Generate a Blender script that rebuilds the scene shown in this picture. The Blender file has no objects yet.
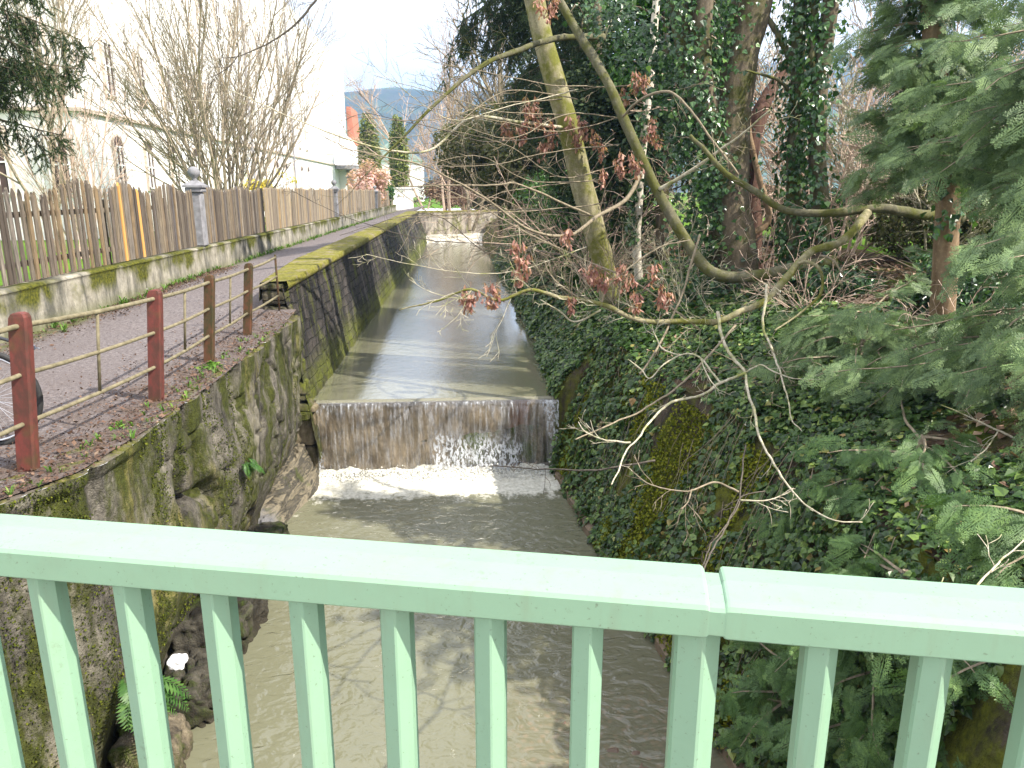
import bpy, math, random
import numpy as np
from mathutils import Vector
random.seed(7); RS = np.random.RandomState(11)
R = math.radians
scene = bpy.context.scene
C = scene.collection

# ------------------------------------------------------------------ camera
F, PITCH, YAW, EYE = 750.0, R(14.4), R(4.1), 1.7
cam = bpy.data.cameras.new('camera'); camo = bpy.data.objects.new('camera', cam); C.objects.link(camo)
cam.sensor_width = 36; cam.lens = F/1024*36; cam.clip_start = .05; cam.clip_end = 6000
camo.location = (0, 0, EYE); camo.rotation_euler = (R(90)-PITCH, 0, -YAW)
scene.camera = camo
_f = np.array([math.cos(PITCH)*math.sin(YAW), math.cos(PITCH)*math.cos(YAW), -math.sin(PITCH)])
_r = np.array([math.cos(YAW), -math.sin(YAW), 0.0])
_u = np.array([math.sin(PITCH)*math.sin(YAW), math.sin(PITCH)*math.cos(YAW), math.cos(PITCH)])
def pt(px, py, Y):                      # the place at distance Y that the photo shows at a pixel
    d = _f+(px-512)/F*_r+(384-py)/F*_u
    return np.array([0, 0, EYE])+d*(Y/d[1])
def ptz(px, py, z):
    d = _f+(px-512)/F*_r+(384-py)/F*_u
    return np.array([0, 0, EYE])+d*((z-EYE)/d[2])

# ------------------------------------------------------------------ noise
def _h(ix, iy, iz):
    n = (ix*374761393+iy*668265263+iz*2147483647*3+iz*1274126177) & 0xffffffff
    n = ((n ^ (n >> 13))*1274126177) & 0xffffffff
    n = n ^ (n >> 16)
    return (n & 0xffff)/32767.5-1
def vn(P):
    P = np.asarray(P, float); I = np.floor(P).astype(np.int64); f = P-I; f = f*f*(3-2*f)
    o = 0
    for a in (0, 1):
        for b in (0, 1):
            for c in (0, 1):
                w = (f[..., 0] if a else 1-f[..., 0])*(f[..., 1] if b else 1-f[..., 1])*(f[..., 2] if c else 1-f[..., 2])
                o = o+w*_h(I[..., 0]+a, I[..., 1]+b, I[..., 2]+c)
    return o
def fbm(P, octs=4, s=1.0):
    P = np.asarray(P, float)*s; o = 0; a = 1.0
    for k in range(octs):
        o = o+a*vn(P+k*17.3); P = P*2.03; a *= .5
    return o/1.8

# ------------------------------------------------------------------ objects
def mesh(name, V, Fs, mat, parent=None, smooth=False, mats=None, mi=None):
    """V (n,3) world coordinates, Fs list of int arrays (m,k)"""
    V = np.asarray(V, np.float64)
    q_ = parent
    while q_ is not None: V = V-np.array(q_.location); q_ = q_.parent
    if not isinstance(Fs, list): Fs = [Fs]
    Fs = [np.asarray(f, np.int32) for f in Fs if len(f)]
    me = bpy.data.meshes.new(name)
    me.vertices.add(len(V)); me.vertices.foreach_set('co', V.astype(np.float32).ravel())
    lv = np.concatenate([f.ravel() for f in Fs]); lt = np.concatenate([np.full(len(f), f.shape[1], np.int32) for f in Fs])
    ls = np.concatenate([[0], np.cumsum(lt)[:-1]]).astype(np.int32)
    me.loops.add(len(lv)); me.loops.foreach_set('vertex_index', lv)
    me.polygons.add(len(lt)); me.polygons.foreach_set('loop_start', ls)
    try: me.polygons.foreach_set('loop_total', lt)
    except Exception: pass
    me.polygons.foreach_set('use_smooth', np.full(len(lt), smooth, bool))
    if mats:
        for m in mats: me.materials.append(m)
        if mi is not None: me.polygons.foreach_set('material_index', np.asarray(mi, np.int32))
    else: me.materials.append(mat)
    me.update(calc_edges=True)
    o = bpy.data.objects.new(name, me); C.objects.link(o)
    if parent is not None:
        o.parent = parent
        if parent.type == 'MESH': pass
    return o
def tag(o, label=None, cat=None, group=None, kind=None):
    if label: o['label'] = label
    if cat: o['category'] = cat
    if group: o['group'] = group
    if kind: o['kind'] = kind
    return o
def thing(name, label, cat, loc=(0, 0, 0), group=None):
    o = bpy.data.objects.new(name, None); C.objects.link(o); o.location = loc; o.empty_display_size = .2
    return tag(o, label, cat, group)
class G:
    """collects shapes of one mesh"""
    def __init__(s): s.V = []; s.F = []; s.n = 0; s.T = {}
    def add(s, V, Fq):
        V = np.asarray(V, float); s.V.append(V)
        if not isinstance(Fq, list) or (len(Fq) and not isinstance(Fq[0], np.ndarray)):
            byk = {}
            for f in Fq: byk.setdefault(len(f), []).append(f)
            Fq = [np.array(v) for v in byk.values()]
        for f in Fq: s.F.append(f+s.n)
        s.n += len(V)
    def box(s, c, d, ax=None, bev=0, rz=0):
        c = np.array(c, float); d = np.array(d, float)/2
        if bev:
            pr = []
            b = min(bev, d.min()*.9)
            P = [(sx*(d[0]-(0 if k == 0 else b)), sy*(d[1]-(0 if k == 1 else b)), sz*(d[2]-(0 if k == 2 else b))) for sx in (-1, 1) for sy in (-1, 1) for sz in (-1, 1) for k in range(3)]
            V = np.array(P); idx = lambda x, y, z, k: (((x*2+y)*2+z)*3+k)
            q = []
            for x in (0, 1):
                q.append([idx(x, 0, 0, 0), idx(x, 1, 0, 0), idx(x, 1, 1, 0), idx(x, 0, 1, 0)][::(1 if x else -1)])
                q.append([idx(0, x, 0, 1), idx(0, x, 1, 1), idx(1, x, 1, 1), idx(1, x, 0, 1)][::(1 if x else -1)])
                q.append([idx(0, 0, x, 2), idx(1, 0, x, 2), idx(1, 1, x, 2), idx(0, 1, x, 2)][::(1 if x else -1)])
            for a in (0, 1):
                for b_ in (0, 1):
                    q.append([idx(a, b_, 0, 0), idx(a, b_, 1, 0), idx(a, b_, 1, 1), idx(a, b_, 0, 1)])
                    q.append([idx(a, 0, b_, 0), idx(a, 1, b_, 0), idx(a, 1, b_, 2), idx(a, 0, b_, 2)])
                    q.append([idx(0, a, b_, 1), idx(1, a, b_, 1), idx(1, a, b_, 2), idx(0, a, b_, 2)])
                    for c_ in (0, 1): q.append([idx(a, b_, c_, 0), idx(a, b_, c_, 1), idx(a, b_, c_, 2)])
            Fq = q
        else:
            V = np.array([(x, y, z) for x in (-1, 1) for y in (-1, 1) for z in (-1, 1)])*d
            Fq = [[0, 1, 3, 2], [4, 6, 7, 5], [0, 4, 5, 1], [2, 3, 7, 6], [0, 2, 6, 4], [1, 5, 7, 3]]
        if rz:
            ca, sa = math.cos(rz), math.sin(rz); V = V@np.array([[ca, sa, 0], [-sa, ca, 0], [0, 0, 1]])
        if ax is not None: V = V@np.array(ax)
        s.add(V+c, Fq)
    def tube(s, P, r, k=6):
        P = np.asarray(P, float); r = np.ones(len(P))*np.asarray(r, float)
        s.T.setdefault((len(P), k), []).append((P, r))
    def lathe(s, c, prof, k=16):
        c = np.array(c, float); V = []
        for rr, z in prof:
            for i in range(k): a = 2*math.pi*i/k; V.append(c+(rr*math.cos(a), rr*math.sin(a), z))
        Fq = [[j*k+i, j*k+(i+1) % k, (j+1)*k+(i+1) % k, (j+1)*k+i] for j in range(len(prof)-1) for i in range(k)]
        s.add(V, Fq); 
    def prism(s, poly, axis_pts):
        """poly list of 2D offsets; axis_pts list of (origin, ux, uz)"""
        V = []; n = len(poly)
        for o, ux, uz in axis_pts:
            for a, b in poly: V.append(np.array(o)+a*np.array(ux)+b*np.array(uz))
        m = len(axis_pts); Fq = [[j*n+i, j*n+(i+1) % n, (j+1)*n+(i+1) % n, (j+1)*n+i] for j in range(m-1) for i in range(n)]
        Fq += [list(range(n))[::-1], [(m-1)*n+i for i in range(n)]]
        s.add(V, Fq)
    def flush(s):
        for (n, k), L in s.T.items():
            P = np.array([a for a, _ in L]); r = np.array([b for _, b in L])
            T = np.empty_like(P); T[:, 1:-1] = P[:, 2:]-P[:, :-2]; T[:, 0] = P[:, 1]-P[:, 0]; T[:, -1] = P[:, -1]-P[:, -2]
            T /= np.linalg.norm(T, axis=2, keepdims=True)+1e-9
            m = np.abs((P[:, -1]-P[:, 0])/(np.linalg.norm(P[:, -1]-P[:, 0], axis=1, keepdims=True)+1e-9))
            ref = np.zeros((len(P), 3)); ref[np.arange(len(P)), m.argmin(axis=1)] = 1
            ref = np.repeat(ref[:, None], n, 1)
            U = np.cross(T, ref); U /= np.linalg.norm(U, axis=2, keepdims=True)+1e-9; W = np.cross(T, U)
            a = np.arange(k)*2*np.pi/k
            V = P[:, :, None]+r[:, :, None, None]*(U[:, :, None]*np.cos(a)[None, None, :, None]+W[:, :, None]*np.sin(a)[None, None, :, None])
            V = V.reshape(-1, 3); b = np.arange(len(P))[:, None, None]*n*k+np.arange(n-1)[None, :, None]*k
            i = np.arange(k)[None, None]; j = (i+1) % k
            q = np.stack([b+i, b+i+k, b+j+k, b+j], -1).reshape(-1, 4)
            fs = [q]
            if k >= 3:
                e = np.arange(len(P))[:, None]*n*k+(n-1)*k+np.arange(k)[None]; fs.append(e[:, ::-1])
                fs.append(np.arange(len(P))[:, None]*n*k+np.arange(k)[None])
            for f in fs: s.F.append(f+s.n)
            s.V.append(V); s.n += len(V)
        s.T = {}
    def build(s, name, mat, parent=None, smooth=False):
        s.flush()
        byk = {}
        for f in s.F: byk.setdefault(f.shape[1], []).append(f)
        return mesh(name, np.concatenate(s.V), [np.concatenate(v) for v in byk.values()], mat, parent, smooth)
def inst(TV, TF, pos, rot, sc):
    """copies of one small shape: TV (n,3), TF (m,k), pos (N,3), rot (N,3,3) rows = local axes, sc (N,) or (N,3)"""
    N, n = len(pos), len(TV); sc = np.asarray(sc, float)
    if sc.ndim == 1: sc = np.repeat(sc[:, None], 3, 1)
    V = np.einsum('nvi,nij->nvj', TV[None]*sc[:, None], rot)+pos[:, None]
    Fq = TF[None]+(np.arange(N)*n)[:, None, None]
    return V.reshape(-1, 3), Fq.reshape(-1, TF.shape[1])
def norm(a): return a/(np.linalg.norm(a, axis=-1, keepdims=True)+1e-9)
def frames(fwd, up):
    """rows: x side, y forward, z normal"""
    y = norm(fwd); x = norm(np.cross(y, up)); z = np.cross(x, y)
    return np.stack([x, y, z], 1)
def grid(fn, U, W, flip=False):
    """surface over parameter arrays; fn(u, w) -> (…,3)"""
    u, w = np.meshgrid(U, W, indexing='ij'); V = fn(u, w).reshape(-1, 3); nu, nw = len(U), len(W)
    i = (np.arange(nu-1)[:, None]*nw+np.arange(nw-1)[None]).ravel()
    q = np.stack([i, i+nw, i+nw+1, i+1], 1)
    return V, (q[:, ::-1] if flip else q)

# ------------------------------------------------------------------ materials
class M:
    def __init__(s, name):
        s.m = bpy.data.materials.new(name); s.m.use_nodes = True; s.t = s.m.node_tree
        s.b = s.t.nodes['Principled BSDF']; s.out = s.t.nodes['Material Output']
        s.geo = s.t.nodes.new('ShaderNodeNewGeometry'); s.pos = s.geo.outputs['Position']
    def L(s, a, b): s.t.links.new(a, b)
    def val(s, sock, v):
        if isinstance(v, bpy.types.NodeSocket): s.L(v, sock)
        elif isinstance(v, (tuple, list)) and len(v) == 3 and sock.type == 'RGBA': sock.default_value = (*v, 1)
        else: sock.default_value = v
    def map(s, sc=(1, 1, 1), loc=(0, 0, 0), rot=(0, 0, 0), v=None):
        n = s.t.nodes.new('ShaderNodeMapping'); s.L(v or s.pos, n.inputs[0]); n.inputs['Scale'].default_value = sc
        n.inputs['Location'].default_value = loc; n.inputs['Rotation'].default_value = rot; return n.outputs[0]
    def noise(s, scale, det=4, v=None, rough=.55, dist=0, col=False):
        n = s.t.nodes.new('ShaderNodeTexNoise'); s.L(v or s.pos, n.inputs['Vector']); n.inputs['Scale'].default_value = scale
        n.inputs['Detail'].default_value = det; n.inputs['Roughness'].default_value = rough; n.inputs['Distortion'].default_value = dist
        return n.outputs['Color' if col else 'Fac']
    def vor(s, scale, v=None, feat='F1', out='Distance'):
        n = s.t.nodes.new('ShaderNodeTexVoronoi'); s.L(v or s.pos, n.inputs['Vector']); n.feature = feat; n.inputs['Scale'].default_value = scale
        return n.outputs[out]
    def ramp(s, f, stops):
        n = s.t.nodes.new('ShaderNodeValToRGB'); e = n.color_ramp.elements
        while len(e) < len(stops): e.new(.5)
        for k, (p, c) in enumerate(stops):
            e[k].position = p; e[k].color = (c, c, c, 1) if isinstance(c, (int, float)) else (*c, 1)
        s.val(n.inputs[0], f); return n.outputs[0]
    def mix(s, f, a, b, mode='MIX'):
        n = s.t.nodes.new('ShaderNodeMix'); n.data_type = 'RGBA'; n.blend_type = mode
        s.val(n.inputs[0], f); s.val(n.inputs[6], a); s.val(n.inputs[7], b); return n.outputs[2]
    def math(s, op, a, b=0, c=None, clamp=False):
        n = s.t.nodes.new('ShaderNodeMath'); n.operation = op; n.use_clamp = clamp; s.val(n.inputs[0], a); s.val(n.inputs[1], b)
        if c is not None: s.val(n.inputs[2], c)
        return n.outputs[0]
    def sep(s, v=None):
        n = s.t.nodes.new('ShaderNodeSeparateXYZ'); s.L(v or s.pos, n.inputs[0]); return n.outputs
    def comb(s, x, y, z):
        n = s.t.nodes.new('ShaderNodeCombineXYZ'); s.val(n.inputs[0], x); s.val(n.inputs[1], y); s.val(n.inputs[2], z); return n.outputs[0]
    def rng(s, f, a, b, c=0., d=1.):
        n = s.t.nodes.new('ShaderNodeMapRange'); n.interpolation_type = 'SMOOTHSTEP'; s.val(n.inputs[0], f)
        for k, v in zip((1, 2, 3, 4), (a, b, c, d)): n.inputs[k].default_value = v
        return n.outputs[0]
    def bump(s, h, st=.5, d=.02):
        n = s.t.nodes.new('ShaderNodeBump'); s.L(h, n.inputs['Height']); n.inputs['Strength'].default_value = st; n.inputs['Distance'].default_value = d
        s.L(n.outputs[0], s.b.inputs['Normal']); return n.outputs[0]
    def set(s, col=None, rough=None, spec=None, metal=None, **k):
        if col is not None: s.val(s.b.inputs['Base Color'], col)
        if rough is not None: s.val(s.b.inputs['Roughness'], rough)
        if spec is not None: s.val(s.b.inputs['Specular IOR Level'], spec)
        if metal is not None: s.val(s.b.inputs['Metallic'], metal)
        return s.m
    rand = property(lambda s: s.geo.outputs['Random Per Island'])
def leaf_mat(name, stops, rough=.45, trans=.25, spec=.4, clump=None):
    m = M(name); rv = m.math('ADD', m.math('MULTIPLY', m.rand, .25), m.math('MULTIPLY', m.math('SUBTRACT', m.noise(clump or 1, 4, rough=.6), .28), 1.6), clamp=True) if clump else m.rand; c = m.ramp(m.rand, stops); c = m.mix(m.noise(1.3, 2), m.mix(.5, c, (0, 0, 0)), m.mix(.0, c, c)); 
    c = m.ramp(rv, stops); c = m.mix(m.math('MULTIPLY', m.noise(1.7, 2), .7), c, m.mix(1., c, (.55, .6, .5), 'MULTIPLY'))
    m.set(c, rough, spec)
    tr = m.t.nodes.new('ShaderNodeBsdfTranslucent'); m.val(tr.inputs[0], m.mix(1., c, (1.3, 1.5, .6), 'MULTIPLY'))
    mx = m.t.nodes.new('ShaderNodeMixShader'); mx.inputs[0].default_value = trans; m.L(m.b.outputs[0], mx.inputs[1]); m.L(tr.outputs[0], mx.inputs[2]); m.L(mx.outputs[0], m.out.inputs[0])
    return m.m
def bark_mat(name, a, b, moss=None, mossamt=.5, vs=14, bs=.6, up=(0,0)):
    m = M(name); n = m.noise(vs, 5, m.map((1, 1, .22))); c = m.mix(m.ramp(n, [(.3, 0), (.7, 1)]), a, b)
    c = m.mix(m.ramp(m.noise(40, 3), [(.5, 0), (.75, .35)]), c, tuple(min(1, x*1.8) for x in b))
    if moss:
        k = m.ramp(m.noise(3.2, 5, rough=.7), [(.62-mossamt*.5, 0), (.75-mossamt*.4, 1)])
        c = m.mix(k, c, m.mix(m.noise(25, 3), moss, tuple(x*.5 for x in moss)))
    m.bump(m.math('ADD', n, m.math('MULTIPLY', m.noise(60, 3), .3)), bs, .02)
    return m.set(c, .9, .2)
def plain(name, c1, c2=None, scale=8, rough=.7, spec=.3, bs=.2, metal=0):
    m = M(name); n = m.noise(scale, 5); c = m.mix(m.ramp(n, [(.3, 0), (.7, 1)]), c1, c2 or tuple(x*.75 for x in c1))
    if bs: m.bump(m.noise(scale*4, 4), bs, .006)
    return m.set(c, rough, spec, metal)

# mint paint with faint grime and specks
m = M('mint_paint'); g = m.ramp(m.noise(9, 6, rough=.7), [(.5, 0), (.8, .35)])
c = m.mix(g, (.205, .335, .23), (.165, .27, .18)); c = m.mix(m.ramp(m.noise(160, 2), [(.67, 0), (.74, .6)]), c, (.10, .12, .08)); c = m.mix(m.ramp(m.noise(6, 7, rough=.8), [(.62, 0), (.68, .45)]), c, (.13, .17, .11))
c = m.mix(m.ramp(m.noise(30, 4, m.map((1, 1, .1))), [(.56, 0), (.75, .35)]), c, (.19, .24, .16)); c = m.mix(m.ramp(m.noise(4, 6, rough=.75), [(.55, 0), (.72, .3)]), c, (.20, .27, .19))
m.bump(m.noise(70, 3), .08, .003); MINT = m.set(c, m.ramp(m.noise(12, 3), [(.3, .38), (.7, .55)]), .4)
m = M('rusty_red_paint'); n = m.noise(14, 6, m.map((1, 1, .5)), .7); c = m.mix(m.ramp(n, [(.35, 0), (.6, 1)]), (.15, .036, .03), (.07, .03, .022))
c = m.mix(m.ramp(m.noise(5, 3), [(.55, 0), (.7, .6)]), c, (.07, .06, .02)); m.bump(n, .5, .004); RUST = m.set(c, .7, .3)
m = M('mossy_rust'); n = m.noise(16, 6, m.map((1, 1, .5)), .7); c = m.mix(m.ramp(n, [(.4, 0), (.6, 1)]), (.045, .04, .018), (.1, .045, .025)); m.bump(n, .5, .004); RUST2 = m.set(c, .85, .2)
m = M('weathered_rail'); n = m.noise(20, 5); c = m.mix(m.ramp(n, [(.35, 0), (.65, 1)]), (.11, .095, .055), (.20, .175, .11)); m.bump(n, .5, .003); RAILM = m.set(c, .8, .3)

# stone and concrete of the canal
def wallmat(name, a, b, dark, moss, brick=None, mossz=None, streak=.5, topmoss=None, wet=None, pale=False):
    m = M(name); x, y, z = m.sep(); st = m.noise(3.1, 6, m.map((1, 1, .28)), .7)
    fine = m.noise(22, 6, rough=.7); big = m.noise(.9, 4)
    c = m.mix(m.ramp(fine, [(.3, 0), (.72, 1)]), a, b)
    c = m.mix(m.ramp(st, [(.42, 0), (.62, 1)]), c, dark)
    h = m.math('ADD', m.math('MULTIPLY', fine, .5), m.math('MULTIPLY', st, .6))
    if pale:
        c = m.mix(m.ramp(m.noise(48, 4, rough=.8), [(.35, .55), (.5, 0)]), c, (.012, .011, .009)); c = m.mix(m.ramp(m.noise(1.6, 5, m.map((1, 1, .3), (4, 2, 0)), .6), [(.52, 0), (.64, .75)]), c, m.mix(fine, (.19, .17, .12), (.32, .30, .25)))
        c = m.mix(m.ramp(m.noise(1.9, 5, m.map((1, 1, .22), (9, 5, 0)), .6), [(.56, 0), (.66, .7)]), c, (.28, .25, .05))
    if brick:
        n = m.t.nodes.new('ShaderNodeTexBrick'); wob = m.noise(2.2, 3, col=True)
        vec = m.comb(m.math('ADD', y, m.math('MULTIPLY', m.noise(1.7, 3), .25)), m.math('ADD', z, m.math('MULTIPLY', m.noise(2.3, 3), .14)), 0)
        m.L(vec, n.inputs['Vector']); n.inputs['Scale'].default_value = 1; n.inputs['Mortar Size'].default_value = brick[2]
        n.inputs['Brick Width'].default_value = brick[0]; n.inputs['Row Height'].default_value = brick[1]; n.inputs['Mortar Smooth'].default_value = .5
        n.inputs['Color1'].default_value = (.5, .5, .5, 1); n.inputs['Color2'].default_value = (1.2, 1.15, 1.1, 1); n.inputs['Mortar'].default_value = (.8, .8, .8, 1)
        c = m.mix(1., c, n.outputs['Color'], 'MULTIPLY'); c = m.mix(m.math('MULTIPLY', n.outputs['Fac'], .55), c, (.02, .018, .015)); c = m.mix(m.ramp(m.noise(1.3, 5, m.map((1, 1, .25), (3, 1, 0)), .65), [(.56, 0), (.68, .55)]), c, (.22, .19, .165))
        h = m.math('SUBTRACT', h, m.math('MULTIPLY', n.outputs['Fac'], 1.1))
    mm = m.noise(2.4, 6, m.map((1, 1, .35)), .72)
    k = m.ramp(mm, [(.56-streak*.18, 0), (.66-streak*.16, 1)])
    if mossz:      # moss on a height band
        k2 = m.math('MULTIPLY', m.rng(z, mossz[1], mossz[0]), m.ramp(m.noise(3, 5, rough=.7), [(.3, 0), (.55, 1)]))
        k = m.math('MAXIMUM', m.math('MULTIPLY', k, .75), k2)
    if topmoss is not None:
        nz = m.sep(m.geo.outputs['Normal'])[2]
        k = m.math('MAXIMUM', k, m.math('MULTIPLY', m.rng(nz, .6, .9), m.ramp(m.noise(2.2, 5, rough=.7), [(.35, 0), (.5, 1)])))
    mc = m.ramp(m.noise(18, 5, rough=.7), [(.25, tuple(q*.25 for q in moss)), (.5, moss), (.75, tuple(min(1, q*1.7) for q in moss))])
    c = m.mix(k, c, mc); h = m.math('ADD', h, m.math('MULTIPLY', m.noise(90, 3), .35))
    if wet is not None:
        w = m.rng(z, wet+.35, wet); c = m.mix(m.math('MULTIPLY', w, .55), c, (.03, .024, .014))
    m.bump(h, 1, .05); return m.set(c, .92, .25)
WALL_L = wallmat('mossy_concrete', (.075, .068, .056), (.23, .21, .175), (.022, .02, .016), (.045, .052, .009), streak=.6, wet=-2.2, pale=True)
WALL_U = wallmat('dark_stone_blocks', (.028, .025, .024), (.10, .09, .085), (.012, .012, .013), (.10, .115, .012), brick=(.42, .165, .02), mossz=(-1.3, -.6), streak=.22, wet=-1.5, pale=False)
PIERM = wallmat('pier_stone', (.10, .09, .06), (.24, .215, .15), (.03, .03, .018), (.085, .095, .015), brick=(.7, .27, .03), streak=.75)
WALL_R = wallmat('bank_stone', (.05, .04, .028), (.13, .10, .07), (.02, .018, .012), (.10, .11, .012), streak=.75, wet=-2.45)
m = M('moss_coping'); k = m.ramp(m.noise(2.6, 6, rough=.7), [(.36, 0), (.5, 1)])
c = m.mix(k, m.mix(m.noise(30, 4), (.15, .12, .08), (.27, .23, .17)), m.ramp(m.noise(22, 5, rough=.7), [(.3, (.06, .065, .012)), (.5, (.15, .145, .02)), (.7, (.26, .22, .06))])); m.bump(m.noise(50, 5), .8, .02); MOSSTOP = m.set(c, .95, .2)
m = M('garden_wall_render'); x, y, z = m.sep(); st = m.noise(2.3, 6, m.map((1, 1, .2)), .7); c = m.mix(m.ramp(m.noise(5, 6, rough=.7), [(.3, 0), (.7, 1)]), (.17, .155, .12), (.40, .375, .315))
c = m.mix(m.ramp(st, [(.44, 0), (.6, .85)]), c, (.065, .065, .055))
k = m.math('MULTIPLY', m.rng(m.math('ADD', z, m.math('MULTIPLY', m.noise(1.6, 4, m.map((1, 1, .3))), 1.0)), .78, .98), m.ramp(m.noise(1.1, 4), [(.4, 0), (.52, 1)]))
c = m.mix(k, c, m.ramp(m.noise(24, 4), [(.3, (.02, .026, .005)), (.7, (.12, .12, .015))])); c = m.mix(m.math('MULTIPLY', m.rng(z, .22, .0), .6), c, (.11, .115, .04))
m.bump(m.noise(25, 6), .6, .015); GWALL = m.set(c, .95, .2)
m = M('fence_wood'); r_ = m.rand; n = m.noise(9, 5, m.map((6, 6, .5)), .7)
c = m.ramp(r_, [(.0, (.16, .13, .10)), (.3, (.25, .21, .16)), (.5, (.33, .28, .21)), (.68, (.36, .25, .12)), (.8, (.17, .15, .145)), (.9, (.42, .35, .24)), (1, (.2, .17, .14))]); c = m.mix(m.ramp(n, [(.35, 0), (.7, .7)]), c, (.08, .065, .05))
m.bump(n, .6, .008); WOOD = m.set(c, .9, .2)
m = M('old_fence_wood'); r_ = m.rand; n = m.noise(9, 5, m.map((6, 6, .5)), .7)
c = m.ramp(r_, [(.0, (.09, .072, .056)), (.3, (.17, .14, .11)), (.55, (.26, .22, .165)), (.75, (.30, .21, .11)), (.9, (.13, .12, .12)), (1, (.4, .34, .26))]); c = m.mix(m.ramp(n, [(.3, 0), (.65, .8)]), c, (.045, .036, .03))
m.bump(n, .6, .008); WOODO = m.set(c, .9, .2)
m = M('new_wood'); n = m.noise(9, 5, m.map((6, 6, .5)), .7); c = m.mix(n, (.62, .34, .10), (.45, .24, .08)); m.bump(n, .3, .004); NEWWOOD = m.set(c, .75, .3)
PILLAR = plain('pillar_stone', (.26, .26, .28), (.15, .15, .16), 9, .85, .3, .5)

# path: old asphalt with crumbled litter
m = M('old_asphalt'); x, y, z = m.sep()
c = m.mix(m.ramp(m.noise(26, 6, rough=.85), [(.38, 0), (.62, 1)]), (.045, .036, .037), (.27, .24, .24)); c = m.mix(m.ramp(m.noise(1.2, 5, rough=.7), [(.4, 0), (.7, .6)]), c, (.14, .12, .12)); c = m.mix(m.ramp(m.vor(38), [(.12, .8), (.3, 0)]), c, m.mix(m.noise(25, 2), (.05, .025, .02), (.32, .27, .25)))
edge = m.math('MAXIMUM', m.rng(x, -3.3, -2.6), m.rng(x, -4.7, -5.2)); k = m.math('MULTIPLY', m.math('ADD', edge, m.rng(y, 9.5, 3.5, 0, .55)), m.ramp(m.noise(3.4, 6, rough=.8), [(.36, 0), (.6, .9)]), clamp=True)
c = m.mix(k, c, m.ramp(m.noise(60, 4, rough=.8), [(.3, (.035, .024, .02)), (.5, (.10, .07, .054)), (.7, (.20, .155, .125))]))
k = m.math('MULTIPLY', m.rng(x, -4.85, -5.15), m.ramp(m.noise(4, 5), [(.4, 0), (.6, 1)])); c = m.mix(k, c, (.10, .12, .03))
m.bump(m.noise(70, 6, rough=.7), .9, .02); ASPH = m.set(c, .9, .3)
m = M('lawn_soil'); c = m.mix(m.ramp(m.noise(.5, 5), [(.3, 0), (.7, 1)]), (.07, .16, .015), (.13, .23, .02)); c = m.mix(m.ramp(m.noise(9, 5), [(.4, 0), (.7, .5)]), c, (.05, .10, .01)); m.bump(m.noise(30, 5), .8, .05); LAWN = m.set(c, .95, .1)
m = M('bank_soil'); c = m.mix(m.ramp(m.noise(6, 6, rough=.7), [(.3, 0), (.7, 1)]), (.035, .025, .015), (.13, .09, .06)); c = m.mix(m.ramp(m.noise(2.0, 5), [(.5, 0), (.62, 1)]), c, (.07, .10, .012)); m.bump(m.noise(30, 6, rough=.7), 1, .05); SOIL = m.set(c, .95, .1)
ROCKM = wallmat('river_rock', (.12, .10, .07), (.30, .25, .17), (.045, .038, .03), (.06, .08, .012), streak=.35, wet=-2.55)
DROCK = wallmat('dark_river_rock', (.05, .045, .035), (.12, .11, .085), (.02, .018, .014), (.035, .05, .008), streak=.5, wet=-2.55)
WHITEW = plain('white_render', (.82, .80, .79), (.76, .74, .73), .6, .9, .2, .1)
TRIM = plain('stone_trim', (0.600, 0.508, 0.432), (0.500, 0.414, 0.348), 2, .9, .2, .1)
TILE = plain('red_roof_tile', (.45, .17, .11), (.36, .14, .09), 3, .8)
m = M('window_glass'); GLASS = m.set((.075, .05, .045), .5, .15)
CURT = plain('shutter_brown', (.30, .22, .17), (.22, .15, .11), 3, .8)
SLATE = plain('grey_slate', (.32, .31, .33), (.24, .23, .25), 3, .7)
HILLM = None
m = M('wooded_hill'); c = m.mix(m.ramp(m.noise(.012, 6, rough=.7), [(.35, 0), (.6, 1)]), (.03, .045, .02), (.075, .07, .04)); c = m.mix(m.ramp(m.noise(.004, 4), [(.5, 0), (.56, .9)]), c, (.09, .13, .04)); HILLM = m.set(c, 1, .05)

IVY = leaf_mat('ivy_leaf', [(0, (0.013, 0.034, 0.009)), (.35, (0.039, 0.092, 0.018)), (.7, (0.078, 0.149, 0.030)), (.92, (0.169, 0.253, 0.060)), (.97, (0.286, 0.380, 0.090)), (1, (0.338, 0.196, 0.068))], .38, .2, .5)
IVYD = leaf_mat('ivy_leaf_glossy', [(0, (0.015, 0.048, 0.011)), (.5, (0.030, 0.090, 0.021)), (.9, (0.075, 0.168, 0.038)), (1, (0.150, 0.264, 0.056))], .3, .18, .6)
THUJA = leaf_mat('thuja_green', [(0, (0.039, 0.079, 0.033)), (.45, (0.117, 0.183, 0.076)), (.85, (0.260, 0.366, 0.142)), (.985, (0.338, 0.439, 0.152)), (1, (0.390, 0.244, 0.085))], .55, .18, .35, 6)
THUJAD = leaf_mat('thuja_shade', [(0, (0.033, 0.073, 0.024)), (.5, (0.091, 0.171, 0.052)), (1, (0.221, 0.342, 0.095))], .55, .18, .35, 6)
SPRUCE = leaf_mat('spruce_needle', [(0, (.02, .042, .018)), (.5, (.04, .075, .028)), (1, (.10, .13, .045))], .55, .15, .3)
BROAD = leaf_mat('evergreen_leaf', [(0, (.02, .06, .012)), (.5, (.05, .13, .025)), (.9, (.10, .22, .04)), (1, (.18, .3, .06))], .4, .3, .4)
OLIVE = leaf_mat('olive_foliage', [(0, (.05, .055, .02)), (.5, (.09, .10, .035)), (1, (.16, .15, .06))], .6, .3, .3)
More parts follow.
